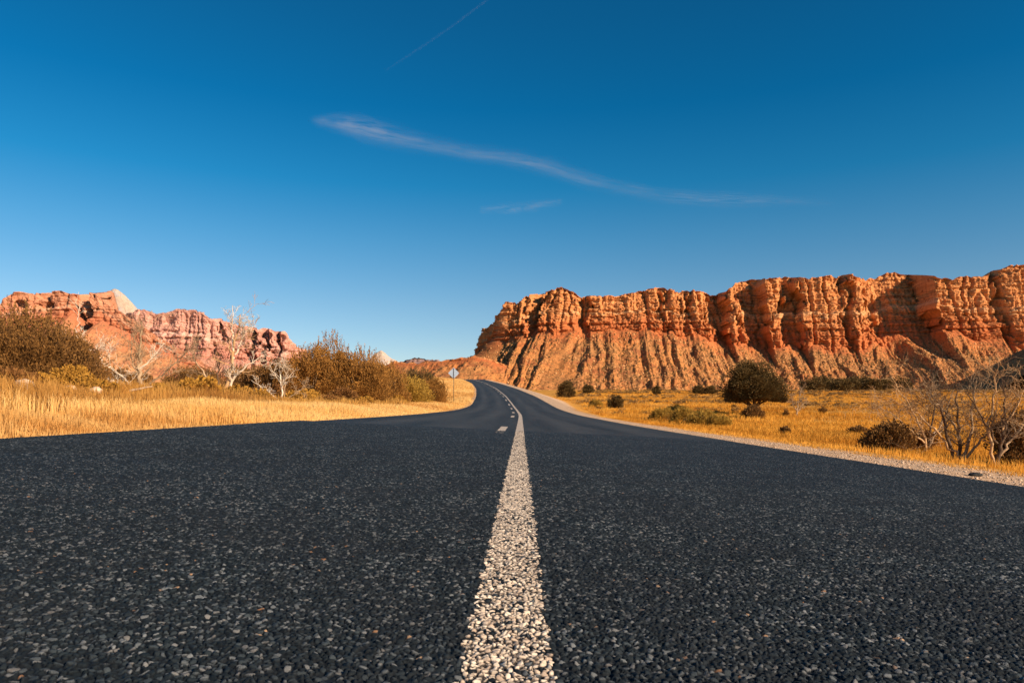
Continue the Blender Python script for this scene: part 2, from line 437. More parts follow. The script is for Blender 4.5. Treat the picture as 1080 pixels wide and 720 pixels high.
def landform(name, mat, px, Yp, top, base, N, seed, alc=(), jag=1.0, sc_=1.0, nt_=120, ncl=110, gz=None, tal=33., gul=1.0, col=1.0, back=500, sb=.16, smooth=False, bdrop=.1, dense=None, pxm=None, smk=40):
    px = np.asarray(px, float)
    p = np.linspace(px[0], px[-1], N) if dense is None else np.interp(np.linspace(0, 1, N), *dense)
    Yp = np.interp(p, px, Yp); X = PX(p if pxm is None else np.interp(p, *pxm), Yp)
    k = max(3, N // smk) | 1; ker = np.ones(k) / k; h2 = k // 2
    for _ in (0, 1):
        Yp = np.convolve(np.pad(Yp, h2, mode='reflect', reflect_type='odd'), ker, 'valid'); X = np.convolve(np.pad(X, h2, mode='reflect', reflect_type='odd'), ker, 'valid')
    tx, ty = np.gradient(X), np.gradient(Yp); L = np.hypot(tx, ty); tx /= L; ty /= L
    s = np.concatenate([[0], np.cumsum(np.hypot(np.diff(X), np.diff(Yp)))])
    nx, ny = ty, -tx
    A = np.zeros(N)
    for a, b, dep in alc:      # recess between a and b (steep on the right side, easier on the left)
        A -= dep * sst(p, a - 2, a + (b - a) * .45) * (1 - sst(p, b - 2, b + 1))
    A += col * (8 * fbm(s / 95., 0, seed=seed + 1, oct=3) * sc_)
    zt = np.interp(p, *zip(*top)); zb = np.interp(p, *zip(*base))
    ztop = EYE + (430 - zt) / F * (Yp - A * ny * -1)
    jn = .6 * (_h(np.floor(s / (24. * sc_) + .5 * vn(s / (24. * sc_) * .8, 0, seed=seed + 60)), np.int64(seed + 60)) * 2 - 1) + fbm(s / (16. * sc_), 0, seed=seed + 2, oct=4)
    stepn = np.round(vn(s / (13. * sc_), 0, seed=seed + 3) * 2.6) / 2.6
    ztop = ztop + jag * sc_ * (4.0 * jn + 3.0 * stepn)
    ztop = ztop - jag * sc_ * 6 * np.clip(1 - np.abs(np.mod(s / (31. * sc_) + 1.1 * vn(s / (70. * sc_), 0, seed=seed + 47) + 2.6 * vn(s / (170. * sc_), 3., seed=seed + 49), 2.0) - 1) * 3.2, 0, 1)
    zbase = EYE + (430 - zb) / F * (Yp * .97) + sc_ * (15 * fbm(s / 40., 0, seed=seed + 4, oct=5, gain=.6) - col * 12 * (np.abs(np.mod(s / (31. * sc_) + 1.1 * vn(s / (70. * sc_), 0, seed=seed + 47) + 2.6 * vn(s / (170. * sc_), 3., seed=seed + 49), 2.0) - 1) - .4)) * np.clip((ztop - (EYE + (430 - zb) / F * Yp)) / 40, 0, 1)
    zbase = np.minimum(zbase, ztop - .5)
    Hc = ztop - zbase
    rows_out, rows_z, rows_t, rows_q, rows_w = [], [], [], [], []
    for dist in (back, back * .5, back * .25, 60 * sc_, 25 * sc_, 10 * sc_, 4 * sc_, 1.0 * sc_):
        rows_out.append(np.full(N, -dist)); rows_z.append(ztop - bdrop * dist - (2.5 * sc_ if dist > 3 else 0) * np.abs(fbm(s / (18 * sc_), dist / 20, seed=seed + 5))); rows_t.append(np.zeros(N)); rows_q.append(np.zeros(N)); rows_w.append(A)
    GS = 31.; gph = 1.1 * vn(s / (70. * sc_), 0, seed=seed + 47) + 2.6 * vn(s / (170. * sc_), 3., seed=seed + 49)
    gdep = np.clip(.42 + 1.25 * vn(s / (58. * sc_), 5.5, seed=seed + 48), .0, 1.4)
    gdep = gdep * (np.interp(p, [520, 745, 780, 1300], [1, 1, .45, .4]) if px[-1] > 1200 else 1.0)
    bkv = np.interp(p, [520, 745, 780, 1300], [1, 1, .7, .6]) if px[-1] > 1200 else 1.0
    lum = np.interp(p, [520, 560, 745, 800, 1300], [.7, .7, .7, .45, .35]) if px[-1] > 1200 else .3
    colv = col * (np.interp(p, [520, 560, 745, 770, 1300], [.35, .25, .3, .38, .30]) if px[-1] > 1200 else 1.0)
    sbv = sb * (np.interp(p, [520, 560, 745, 790, 1300], [1.6, 4.2, 4.0, 2.6, 1.9]) if px[-1] > 1200 else 1.0)
    def blocks(L, sd, q, w=.16, slant=.6, jit=.5):
        u = s / (L * sc_) + jit * vn(s / (L * sc_) * .8, q * 2.0 * 14 / L, seed=sd) + .16 * vn(s / (L * sc_) * 3, q * 60 / L, seed=sd + 1)
        i0 = np.floor(u); f = u - i0; a0, a1 = _h(i0, np.int64(sd)), _h(i0 + 1, np.int64(sd))
        return (a0 + (a1 - a0) * sst(f, 1 - w, 1)) * 2 - 1 + slant * (f - .5) * (_h(i0, np.int64(sd + 2)) * 2 - .6) * (1 - sst(f, 1 - w, 1))
    for q in np.linspace(0, 1, ncl):
        z = ztop - Hc * q
        qn = q + .10 * fbm(s / (70. * sc_), 0, seed=seed + 40, oct=3)
        bench = (sst(qn, .47, .5) > .5) * 1.0 + (qn > .74) * 1.0
        lv = .16 * q
        for kk_, (th, wt_) in enumerate([(.07, .13), (.22, .10), (.36, .12), (.50, .20), (.64, .11), (.76, .10), (.88, .08)]):
            tn = th + .045 * fbm(s / (55. * sc_), kk_ * 9.1, seed=seed + 6, oct=3)
            lv = lv + wt_ * sst(q, tn, tn + .018)
        k1 = np.floor(z / (5.2 * sc_) + .8 * vn(s / (240. * sc_), 0, seed=seed + 6)); k2 = np.floor(z / (2.3 * sc_) + .7 * vn(s / (90. * sc_), 0, seed=seed + 7))
        ledge = (2.6 * (_h(k1, np.int64(seed)) * 2 - 1) + 1.2 * (_h(k2, np.int64(seed + 1)) * 2 - 1)) * (.6 + .5 * (q > .45))
        suc = s + sc_ * (16 * vn(s / (60. * sc_), z / (70. * sc_), seed=seed + 20) + 6 * vn(s / (17. * sc_), z / (20. * sc_), seed=seed + 24))
        tw = np.abs(np.mod(suc / (GS * sc_) + gph, 2.0) - 1)
        gul_c = -22 * np.clip(1 - tw * 3.0, 0, 1) * gdep * (1 - .35 * q)
        tw2 = np.abs(np.mod(suc / (13. * sc_) + 1.3 * vn(s / (31. * sc_), 1.1, seed=seed + 71), 2.0) - 1)
        gul_c = gul_c - 9 * np.clip(1 - tw2 * 2.2, 0, 1) * _h(np.floor(suc / (26. * sc_)), np.int64(seed + 5))
        big = blocks(74., seed + 50, q * .6 + bench * 1.3, .07, 1.0) * 16 * (1 - .4 * q)
        mid = blocks(24., seed + 60, q + bench * 3.3, .13, .8) * 7
        cellz = np.floor(z / (8.5 * sc_) + .5 * vn(s / (30. * sc_), 2.2, seed=seed + 72) + .35 * _h(np.floor(s / (15. * sc_)), np.int64(3)))
        cella = np.floor(s / (10. * sc_) + .4 * vn(s / (11. * sc_), cellz * 1.7, seed=seed + 73))
        blk2d = 4.2 * (_h(cella, cellz, np.int64(seed + 74)) - .5)
        celly = np.floor(z / (3.6 * sc_) + .5 * vn(s / (14. * sc_), 4.2, seed=seed + 75)); cellb = np.floor(s / (4.6 * sc_) + .4 * vn(s / (5. * sc_), celly * 1.7, seed=seed + 76))
        blk2d = blk2d + 3.2 * (_h(cellb, celly, np.int64(seed + 77)) - .5)
        lump3 = 4.5 * (1 - 2 * np.abs(vn(s / (21. * sc_), z / (15. * sc_), seed=seed + 78))) * lum
        rough = 2.2 * fbm(s / (5. * sc_), z / (4. * sc_), seed=seed + 10, oct=4, gain=.6)
        o = sbv * Hc * lv + sc_ * (ledge + colv * (big + mid) + col * (gul_c + blk2d * bkv + lump3) + rough) * np.clip(Hc / (30 * sc_), .1, 1)
        rows_out.append(o); rows_z.append(z); rows_t.append(np.zeros(N)); rows_q.append(np.full(N, q))
        rows_w.append(np.interp(s + sc_ * (10 * vn(s / (16. * sc_), q * 5, seed=seed + 42) + 9 * (_h(np.floor(s / (7. * sc_)), np.floor(q * 11 + vn(s / 20., 0, seed=5)), np.int64(8)) - .5) + 7 * vn(0 * s, q * 6, seed=seed + 43)) * sst(q, 0, .15), s, A) * (1 - .5 * q ** 1.5))
    o_end = sbv * Hc
    zg = (gz if gz is not None else 30.)
    drop = zbase - zg + 8
    for r in np.linspace(0, 1, nt_ + 1)[1:]:
        Lh = drop / math.tan(math.radians(tal)) * 1.05
        o = o_end + Lh * r
        z = zbase - drop * (1 - (1 - r) ** 1.25)
        env = sst(r, 0, .22) * (1 - .55 * r)
        su = s + 16 * sc_ * vn(s / (60. * sc_), zbase / (70. * sc_) + r * 1.6, seed=seed + 20) + 22 * sc_ * vn(s / (80. * sc_), r * 1.8 + 4, seed=seed + 19) * r + 10 * sc_ * vn(s / (22. * sc_), r * 5, seed=seed + 24)
        tri = lambda a: np.abs(np.mod(a, 2.0) - 1)
        hgt_ = .3 + .7 * (vn(s / (70. * sc_), 7.7, seed=seed + 25) * .5 + .5)
        gA = tri(su / (GS * sc_) + gph); gB = tri(su / (GS * .5 * sc_) + gph * 2 + .5 * r)
        g1 = .75 * np.minimum(gA * (1.2 + 1.1 * gdep), 1) * (.25 + .85 * gdep) + .3 * gB * sst(r, .1, .5) + 0 * tri(su / (48. * sc_) + 1.1 * r * vn(s / (170. * sc_), 0, seed=seed + 26) * 2) 
        g2 = tri(su / (13. * sc_) + r * 1.5 * vn(s / (40. * sc_), 3, seed=seed + 27)) * (.4 + .6 * _h(np.floor(su / (22. * sc_)), np.int64(4)))
        g3 = fbm(s / (6. * sc_), r * 22, seed=seed + 23, oct=4, gain=.65) * 2.1 + 2.2 * np.clip(fbm(s / (14. * sc_), r * 7, seed=seed + 28, oct=3) * 3 - .6, 0, 1)
        z = z + gul * sc_ * np.clip(drop / 90, .15, 1.3) * env * (24 * (g1 - .4) * (.55 + .6 * sst(fbm(s / (120. * sc_), 0, seed=seed + 45, oct=2), -.3, .4)) + 6 * (g2 - .4)) + sc_ * 1.6 * g3 * sst(r, 0, .1)
        wv = .5 * (1 - .8 * sst(r, 0, .5))
        rows_out.append(o); rows_z.append(z); rows_t.append(np.full(N, r)); rows_q.append(np.full(N, 1.)); rows_w.append(A * wv)
    O = np.array(rows_out); Z = np.array(rows_z); T = np.array(rows_t); Q = np.array(rows_q); Wt = np.array(rows_w)
    O = O + Wt
    VX = X[None, :] + nx[None, :] * O; VY = Yp[None, :] + ny[None, :] * O
    # skirt closing the back and the foot
    V = np.stack([VX.ravel(), VY.ravel(), Z.ravel()], 1)
    o = link(name, V, grid_faces(O.shape[0], N, True), mat, smooth=smooth, attrs={'talus': T.ravel(), 'q': Q.ravel()})
    tag(o, kind='structure')
    return o, (VX, VY, Z, T)

ROCK = mat_rock('red_sandstone', (.42, .135, .050), (.64, .25, .085), (.72, .31, .115), (.80, .46, .23), (.56, .22, .070), (.44, .20, .075), (.12, .08, .03), red=(.48, .12, .04))
top_r = [(440, 355), (495, 353), (506, 352), (513, 345), (520, 341), (530, 330), (533, 318), (545, 318), (556, 311), (575, 306), (590, 301),
         (604, 307), (612, 314), (625, 311), (645, 313), (660, 310), (680, 305), (700, 303), (715, 308), (730, 306), (750, 309), (762, 310), (768, 303), (790, 297), (810, 293),
         (850, 292), (885, 291), (915, 292), (925, 296), (945, 292), (965, 286), (975, 289), (995, 293), (1015, 292), (1040, 290), (1060, 283), (1080, 279), (1120, 273), (1200, 262), (1400, 250)]
base_r = [(440, 378), (505, 371), (533, 358), (560, 350), (600, 350), (640, 344), (700, 350), (760, 360), (800, 363), (850, 365), (900, 365), (950, 353),
          (985, 350), (1040, 358), (1080, 368), (1200, 370), (1400, 370)]
mesa, MR = landform('mesa', ROCK, [440, 505, 533, 600, 800, 1080, 1180, 1280], [2500, 1900, 1640, 1600, 1560, 1470, 1440, 1400], top_r, base_r, 1700, 100, smk=100,
                    pxm=([440, 505, 533, 1280], [522, 508, 535, 1280]), dense=([0, .06, .12, .24, 1], [440, 505, 525, 548, 1280]),
                    alc=[(556, 572, 52), (609, 620, 38), (690, 700, 18), (716, 724, 15), (740, 765, 85), (772, 808, 95), (820, 842, 60), (884, 894, 34), (903, 985, 130), (1046, 1054, 30)],
                    gz=31., nt_=150, ncl=150, jag=.62)
landform('foothill', ROCK, [380, 440, 500, 560, 660], [1560, 1500, 1460, 1440, 1440], [(380, 394), (400, 386), (415, 381.5), (440, 382), (455, 380.5), (480, 378.5), (500, 375), (515, 378), (560, 395), (600, 408), (660, 418)],
         [(380, 394.5), (400, 386.5), (415, 382), (440, 382.5), (455, 381), (480, 379), (500, 375.5), (515, 378.5), (560, 395.5), (600, 408.5), (660, 418.5)], 500, 150, gz=31., nt_=90, ncl=6, jag=.45, back=120, bdrop=.3, gul=.6, tal=24)

def spur(name, axis, mat, seed, slope=33., gz=24.):
    """a talus ridge: crest line (x, y, z) with both flanks falling to the ground"""
    a = np.array(axis, float); t = np.linspace(0, 1, len(a)); tt = np.linspace(0, 1, 420)
    ax = np.stack([np.interp(tt, t, a[:, k]) for k in range(3)], 1)
    for k in range(3): ax[:, k] = np.convolve(np.pad(ax[:, k], 8, mode='reflect', reflect_type='odd'), np.ones(17) / 17, 'valid')
    tg = np.gradient(ax[:, :2], axis=0); tg /= np.linalg.norm(tg, axis=1)[:, None]; nr = np.stack([tg[:, 1], -tg[:, 0]], 1)
    s = np.concatenate([[0], np.cumsum(np.hypot(*np.diff(ax[:, :2], axis=0).T))])
    u = np.linspace(-1, 1, 121)[:, None]; wd = (ax[:, 2] - gz + 8) / math.tan(math.radians(slope))
    X = ax[None, :, 0] + nr[None, :, 0] * u * wd; Y = ax[None, :, 1] + nr[None, :, 1] * u * wd
    au = np.abs(u) + 0 * s
    Z = ax[None, :, 2] - (ax[None, :, 2] - gz + 8) * (np.sqrt(au ** 2 + .0012) * .95 + .05 * au) + 6 * au * (1 - au) * 2 * (np.abs(np.mod(s / 24. + 1.5 * vn(s / 60., au * 2, seed=seed), 2) - 1) - .5) + 2.0 * fbm(s / 9., u * 9, seed=seed + 1, oct=4) + 2.5 * (1 - au) * fbm(s / 26., 0, seed=seed + 2)
    o = link(name, np.stack([X.ravel(), Y.ravel(), Z.ravel()], 1), grid_faces(121, 420), mat, attrs={'talus': .35 + .6 * au.ravel(), 'q': np.ones(au.size)})
    return tag(o, kind='structure')
spur('dark_spur', [(PX(px, Y), Y, EYE + (430 - y) / F * Y) for px, Y, y in [(985, 1330, 412), (1020, 1230, 397), (1050, 1130, 384), (1080, 1030, 367), (1130, 880, 344), (1200, 740, 300), (1300, 600, 270)]], ROCK, 170)
ROCK2 = mat_rock('ruddy_sandstone', (.38, .14, .08), (.58, .25, .14), (.66, .31, .18), (.72, .45, .31), (.58, .25, .11), (.50, .24, .11), (.14, .09, .045), red=(.50, .15, .07))
landform('left_mesa', ROCK2, [-420, -160, 0, 60, 110, 175, 240], [1240, 1280, 1300, 1300, 1290, 1290, 1290],
         [(-420, 330), (-100, 322), (-20, 345), (-2, 330), (5, 314), (12, 311), (40, 309), (75, 308), (88, 310), (98, 308), (105, 313), (112, 320), (128, 329), (145, 339), (165, 352), (200, 375), (240, 396)],
         [(-420, 360), (0, 346), (60, 340), (80, 330), (92, 352), (110, 336), (130, 345), (150, 356), (200, 382), (240, 398)], 800, 300,
         alc=[(84, 101, 55), (20, 32, 22), (46, 54, 22)], gz=31., nt_=80, ncl=110, back=62, bdrop=2.2, col=.5, jag=.6)
ROCK3 = mat_rock('pink_sandstone', (.50, .20, .15), (.66, .33, .25), (.72, .38, .29), (.76, .50, .40), (.60, .34, .22), (.55, .33, .20), (.2, .14, .09), sc_=1.5, red=(.52, .2, .14))
landform('pink_cliffs', ROCK3, [60, 140, 220, 300, 330, 400], [2900, 2500, 2450, 2500, 2600, 3000],
         [(60, 345), (120, 332), (140, 328), (152, 326), (165, 330), (177, 329), (185, 326), (200, 325), (212, 328), (220, 334), (235, 338), (250, 341), (262, 345), (275, 347), (290, 349), (300, 349), (308, 358), (315, 366), (330, 376), (345, 386), (400, 398)],
         [(60, 365), (150, 366), (200, 374), (260, 380), (300, 382), (315, 380), (330, 386), (400, 400)], 800, 400,
         alc=[(262, 270, 60), (276, 283, 60), (290, 296, 60), (228, 234, 30)], gz=60., sc_=1.5, nt_=60, ncl=90, jag=.6, back=92, bdrop=1.8, col=.6)
WHITE = mat_rock('white_sandstone', (.54, .36, .26), (.64, .48, .37), (.70, .56, .45), (.74, .62, .53), (.62, .47, .36), (.52, .37, .27), (.4, .28, .2), sc_=2.2, red=(.66, .50, .40))
def peak(name, Y, pts, seed, dy, slope, gz):
    spur(name, [(PX(a, Y + dy * k), Y + dy * k, EYE + (430 - b) / F * (Y + dy * k)) for k, (a, b) in enumerate(pts)], WHITE, seed, slope, gz)
peak('white_peak', 3300, [(60, 366), (84, 345), (96, 330), (103, 320), (109, 311), (113, 306), (117, 302.5), (121, 300.5), (125, 302.5), (130, 306.5), (136, 312), (143, 320), (150, 329), (158, 337), (170, 346), (200, 372)], 500, 12, 50, 80.)
peak('distant_white_peak', 5000, [(362, 396), (380, 384), (390, 377), (397, 370.5), (402, 367.5), (406, 370.5), (412, 376), (420, 380), (432, 384), (450, 396)], 600, 15, 45, 100.)
BLUE = mat_rock('dark_ridge_rock', (.22, .13, .12), (.30, .19, .17), (.34, .22, .2), (.4, .28, .25), (.26, .18, .14), (.24, .17, .13), (.12, .1, .08), sc_=3, red=(.26, .14, .12))
landform('far_ridge', BLUE, [300, 440, 620], [9500, 9000, 9500], [(300, 396), (400, 386), (430, 379), (442, 377), (455, 379), (500, 384), (620, 390)],
         [(300, 399), (430, 388), (455, 388), (620, 396)], 200, 700, gz=105., sc_=3.5, nt_=40, ncl=30, jag=.6, back=900, sb=1.2)
# ------------------------------------------------------------------ vegetation tools
class Tubes:
    def __init__(s): s.V, s.F, s.n = [], [], 0
    def add(s, pts, rad, k=5):
        pts = np.asarray(pts, float); rad = np.asarray(rad, float)
        if rad.ndim == 0: rad = np.full(len(pts), float(rad))
        t = np.gradient(pts, axis=0); t /= np.linalg.norm(t, axis=1)[:, None] + 1e-9
        ref = np.array([.31, .87, .21]); a = np.cross(t, ref); a /= np.linalg.norm(a, axis=1)[:, None] + 1e-9
        b = np.cross(t, a); th = np.arange(k) * 2 * math.pi / k
        ring = pts[:, None, :] + rad[:, None, None] * (np.cos(th)[None, :, None] * a[:, None, :] + np.sin(th)[None, :, None] * b[:, None, :])
        s.V.append(ring.reshape(-1, 3)); m = len(pts)
        i = np.arange(m - 1)[:, None] * k; j = np.arange(k)[None, :]; j2 = (j + 1) % k
        s.F.append(np.stack([(i + j).ravel(), (i + j2).ravel(), (i + k + j2).ravel(), (i + k + j).ravel()], 1) + s.n); s.n += m * k
    def build(s, name, mat, parent=None):
        return link(name, np.concatenate(s.V), np.concatenate(s.F), mat, parent, smooth=True)

def limb(tb, p0, d, L, r0, r1, seg=6, wob=.12, up=.0, k=5, rng=R):
    d = np.array(d, float); d /= np.linalg.norm(d); pts = [np.array(p0, float)]
    for i in range(seg):
        d = d + rng.normal(0, wob, 3) + np.array([0, 0, up]); d /= np.linalg.norm(d); pts.append(pts[-1] + d * L / seg)
    tb.add(pts, np.linspace(r0, r1, seg + 1), k); return np.array(pts)

def branch(tb, p0, d, L, r, depth, rng, k=6, spread=.7, up=.06, twig=.004, nch=5, wob=.14):
    pts = limb(tb, p0, d, L, r, max(twig, r * .35), 6 if depth > 1 else 4, wob, up, k, rng)
    if depth <= 0: return
    for i in range(nch):
        f = .25 + .75 * (i + rng.random()) / nch; j = min(int(f * (len(pts) - 1)), len(pts) - 2)
        p = pts[j] + (pts[j + 1] - pts[j]) * rng.random(); t = pts[j + 1] - pts[j]; t /= np.linalg.norm(t)
        q = rng.normal(0, 1, 3); q -= q.dot(t) * t; q /= np.linalg.norm(q)
        nd = t * (1 - spread * .5) + q * spread
        branch(tb, p, nd, L * (.38 + .3 * rng.random()), max(twig, r * .45 * (1.1 - f * .5)), depth - 1, rng, max(3, k - 1), spread, up, twig, nch, wob)

def leaves(name, P, D, L, W, mat, parent=None, rng=R, rnd=None):
    n = len(P); L = np.broadcast_to(L, (n,))[:, None]; W = np.broadcast_to(W, (n,))[:, None]
    D = D / (np.linalg.norm(D, axis=1)[:, None] + 1e-9)
    S = np.cross(D, rng.normal(0, 1, (n, 3))); S /= np.linalg.norm(S, axis=1)[:, None] + 1e-9
    V = np.stack([P, P + D * L * .5 + S * W, P + D * L, P + D * L * .5 - S * W], 1).reshape(-1, 3)
    r = rng.random(n) if rnd is None else rnd
    return link(name, V, np.arange(4 * n).reshape(n, 4), mat, parent, attrs={'rnd': np.repeat(r, 4)})

def mat_leaf(name, stops, clump=1.2, tr=.25):
    m = M(name, .75, .2); r = m.attr('rnd')
    c = m.ramp(r, stops)
    n = m.noise(m.obj(), clump, 3, .5)
    c = m.mix(m.ramp(n, [(.4, 0), (.62, .5)]), c, stops[-1][1])
    m.l(c, m.b.inputs['Base Color'])
    t = m.n('ShaderNodeBsdfTranslucent'); m.l(c, t.inputs[0]); x = m.n('ShaderNodeMixShader'); x.inputs[0].default_value = tr
    m.l(m.b.outputs[0], x.inputs[1]); m.l(t.outputs[0], x.inputs[2]); m.l(x.outputs[0], m.out.inputs[0])
    return m.m
def mat_bark(name, a, b, sc_=14):
    m = M(name, .9, .15); n = m.noise(m.obj((1, 1, .25)), sc_, 5, .65)
    c = m.ramp(n, [(.35, a), (.65, b)]); m.bump(n, .02, .8); return m.col(c)

L_TAM = mat_leaf('tamarisk_foliage', [(0, (.12, .058, .018)), (.4, (.25, .12, .030)), (.75, (.38, .18, .040)), (1, (.50, .23, .05))])
L_BRN = mat_leaf('dry_brown_foliage', [(0, (.10, .050, .02)), (.5, (.20, .10, .032)), (1, (.34, .165, .045))])
L_GLD = mat_leaf('golden_foliage', [(0, (.30, .15, .03)), (.5, (.45, .22, .035)), (1, (.60, .31, .05))])
L_JUN = mat_leaf('juniper_foliage', [(0, (.055, .036, .014)), (.5, (.115, .070, .024)), (1, (.19, .115, .034))], tr=.1)
L_OLV = mat_leaf('rabbitbrush_foliage', [(0, (.22, .14, .03)), (.5, (.40, .23, .04)), (1, (.58, .34, .06))])
L_RUS = mat_leaf('rusty_foliage', [(0, (.12, .05, .016)), (.5, (.22, .09, .025)), (1, (.36, .17, .05))])
B_PAL = mat_bark('bleached_bark', (.62, .47, .34), (.84, .70, .55))
B_GRY = mat_bark('weathered_bark', (.28, .17, .095), (.52, .36, .22))
B_DRK = mat_bark('dark_bark', (.07, .045, .03), (.18, .11, .065))
B_ORG = mat_bark('peeling_bark', (.42, .22, .09), (.62, .40, .22))

def crown(rng, n, rx, ry, h, nl, lump=.42, low=.0, shape='shrub'):
    """points spread through lumps that fill a dome h high; returns positions and outward directions"""
    cs_ = []
    while len(cs_) < nl:
        q = rng.uniform(-1, 1, 3)
        if shape == 'shrub':
            q[2] = rng.random() ** .8
            if q[0] ** 2 + q[1] ** 2 + (q[2] * .95) ** 2 < 1: cs_.append(q)
        elif shape == 'dome':
            q[2] = rng.random()
            rr = math.hypot(q[0], q[1]); lim = math.sqrt(max(0, 1 - q[2] ** 2.0)) * (.93 + .07 * q[2])
            if rr < lim and (rr > .35 * lim or q[2] > .55): cs_.append(q)
    cs_ = np.array(cs_) * [rx, ry, h] * [.86, .86, .84]
    rl = lump * (.6 + .7 * rng.random(nl)) * min(rx, h)
    k = rng.integers(0, nl, n)
    u = rng.normal(0, 1, (n, 3)); u /= np.linalg.norm(u, axis=1)[:, None]
    rad = rl[k] * rng.random(n) ** .45
    P = cs_[k] + u * rad[:, None] * [1, 1, .9]
    P[:, 2] = np.abs(P[:, 2] + low * h)
    D = u * .8 + (P / [rx, ry, h]) * .5
    return P, D

def shrub(name, loc, rx, h, leaf, bark, n, seed, label, cat='shrub', group=None, ry=None, up=.9, ll=.11, lw=.027, lump=.36, nl=None, stems=16, rz=None, spikes=0):
    rng = np.random.default_rng(seed); ry = ry or rx * .8
    o = empty(name, loc, rng.random() * .6 if rz is None else rz)
    tag(o, label, cat, group)
    n = int(n * 1.45); P, D = crown(rng, n, rx, ry, h, nl or int(26 + rx * 12), lump)
    # upright sprays sticking out of the top
    ns = int(n * .10); a = rng.random(ns) * 6.283; rr = rng.random(ns) ** .5 * .85
    hz = h * np.sqrt(np.clip(1 - rr ** 2, .05, 1)) * (.82 + .3 * rng.random(ns))
    sp = np.arange(ns) // 16
    base = np.stack([rx * rr[sp] * np.cos(a[sp]), ry * rr[sp] * np.sin(a[sp]), hz[sp]], 1)
    tt = (np.arange(ns) % 16) / 16.
    lean = rng.normal(0, .22, (ns // 16 + 1, 3))[sp]; lean[:, 2] = 1
    SP = base + lean * (tt[:, None] - .5) * h * (.22 + .02 * spikes)
    P = np.concatenate([P, SP]); D = np.concatenate([D + [0, 0, up], rng.normal(0, .5, (ns, 3)) + [0, 0, 1.2]])
    P[:, 2] = np.clip(P[:, 2], .02, None)
    leaves('foliage', P, D, ll * (.6 + .8 * rng.random(len(P))), lw * (.7 + .6 * rng.random(len(P))), leaf, o, rng)
    tb = Tubes()
    for i in range(stems):
        a = rng.random() * 6.283; t = .15 + .75 * rng.random()
        d = np.array([math.cos(a) * rx * t, math.sin(a) * ry * t, h * math.sqrt(1 - t * t * .8)])
        L = np.linalg.norm(d) * (.8 + .25 * rng.random())
        limb(tb, (math.cos(a) * rx * .12, math.sin(a) * ry * .12, -.05), d * [1, 1, .85], L * .85, .020 * h / 1.5, .006, 6, .10, .02, 4, rng)
    tb.build('stem', bark, o)
    return o

def T(px, Y, dz=0.0):
    X = PX(px, Y); return (X, Y, float(H(X, Y)) + dz)

# ------------------------------------------------------------------ left side shrubs
G_L = 'shrubs along the left side of the road'
shrub('tamarisk_shrub', T(18, 30), 2.9, 3.15, L_BRN, B_DRK, 26000, 1, 'tall dark brown shrub cut by the left edge of the photo', group=G_L, ry=2.0)
shrub('tamarisk_shrub', T(64, 31), 1.9, 2.2, L_BRN, B_DRK, 15000, 2, 'dark brown shrub sloping down beside the small rusty gold bush', group=G_L, ry=1.6)
shrub('small_bush', T(76, 25.5), .75, .85, L_GLD, B_GRY, 6500, 3, 'small rusty gold bush in front of the dark shrubs at far left', 'bush', G_L, ll=.07)
shrub('small_bush', T(38, 27), 1.1, .45, L_RUS, B_GRY, 4000, 4, 'low rust brown bush at the foot of the tall shrub at far left', 'bush', G_L, ll=.07)
shrub('brush_shrub', T(128, 46), 2.2, 1.15, L_BRN, B_GRY, 7000, 5, 'low brown brush behind the bare tree with sprawling pale limbs', 'bush', G_L)
shrub('brush_shrub', T(203, 50), 2.3, 1.55, L_BRN, B_DRK, 9000, 6, 'dark rounded brush between the two large bare trees on the left', 'bush', G_L)
shrub('brush_shrub', T(262, 48), 2.2, 1.6, L_BRN, B_DRK, 9000, 7, 'dark brown brush right behind the forked bare tree', 'bush', G_L)
shrub('brush_shrub', T(292, 47), 1.7, 2.25, L_BRN, B_DRK, 9000, 8, 'dark brush behind the small white dead tree', 'bush', G_L)
shrub('tamarisk_shrub', T(330, 45.5), 2.3, 3.0, L_TAM, B_GRY, 24000, 9, 'brown green shrub at the left end of the big roadside thicket', group=G_L, ry=2.0)
shrub('tamarisk_shrub', T(349, 47), 1.7, 3.85, L_TAM, B_GRY, 20000, 10, 'tallest shrub of the big thicket with a spiky top', group=G_L, ry=1.7, spikes=3)
shrub('tamarisk_shrub', T(380, 46), 2.0, 3.25, L_TAM, B_GRY, 24000, 11, 'golden brown shrub in the middle of the big roadside thicket', group=G_L, ry=1.9, spikes=2)
shrub('tamarisk_shrub', T(405, 50), 2.0, 2.6, L_TAM, B_GRY, 19000, 12, 'golden shrub right of the middle where the thicket steps down', group=G_L, ry=1.8)
shrub('tamarisk_shrub', T(431, 56), 2.0, 2.0, L_OLV, B_GRY, 15000, 13, 'mustard shrub low in the right half of the thicket', group=G_L, ry=1.7)
shrub('tamarisk_shrub', T(455, 62), 1.8, 2.05, L_TAM, B_GRY, 14000, 14, 'rounded rusty shrub ending the thicket beside the road sign', group=G_L, ry=1.6)
shrub('small_bush', T(361, 40), 1.0, .8, L_RUS, B_GRY, 5000, 15, 'small rusty bush at the foot of the big thicket', 'bush', G_L)
shrub('juniper_clump', T(440, 120), 3.4, 3.0, L_JUN, B_DRK, 5000, 16, 'dark round clump on the rise above the thicket', 'shrub', ll=.22, lw=.05)

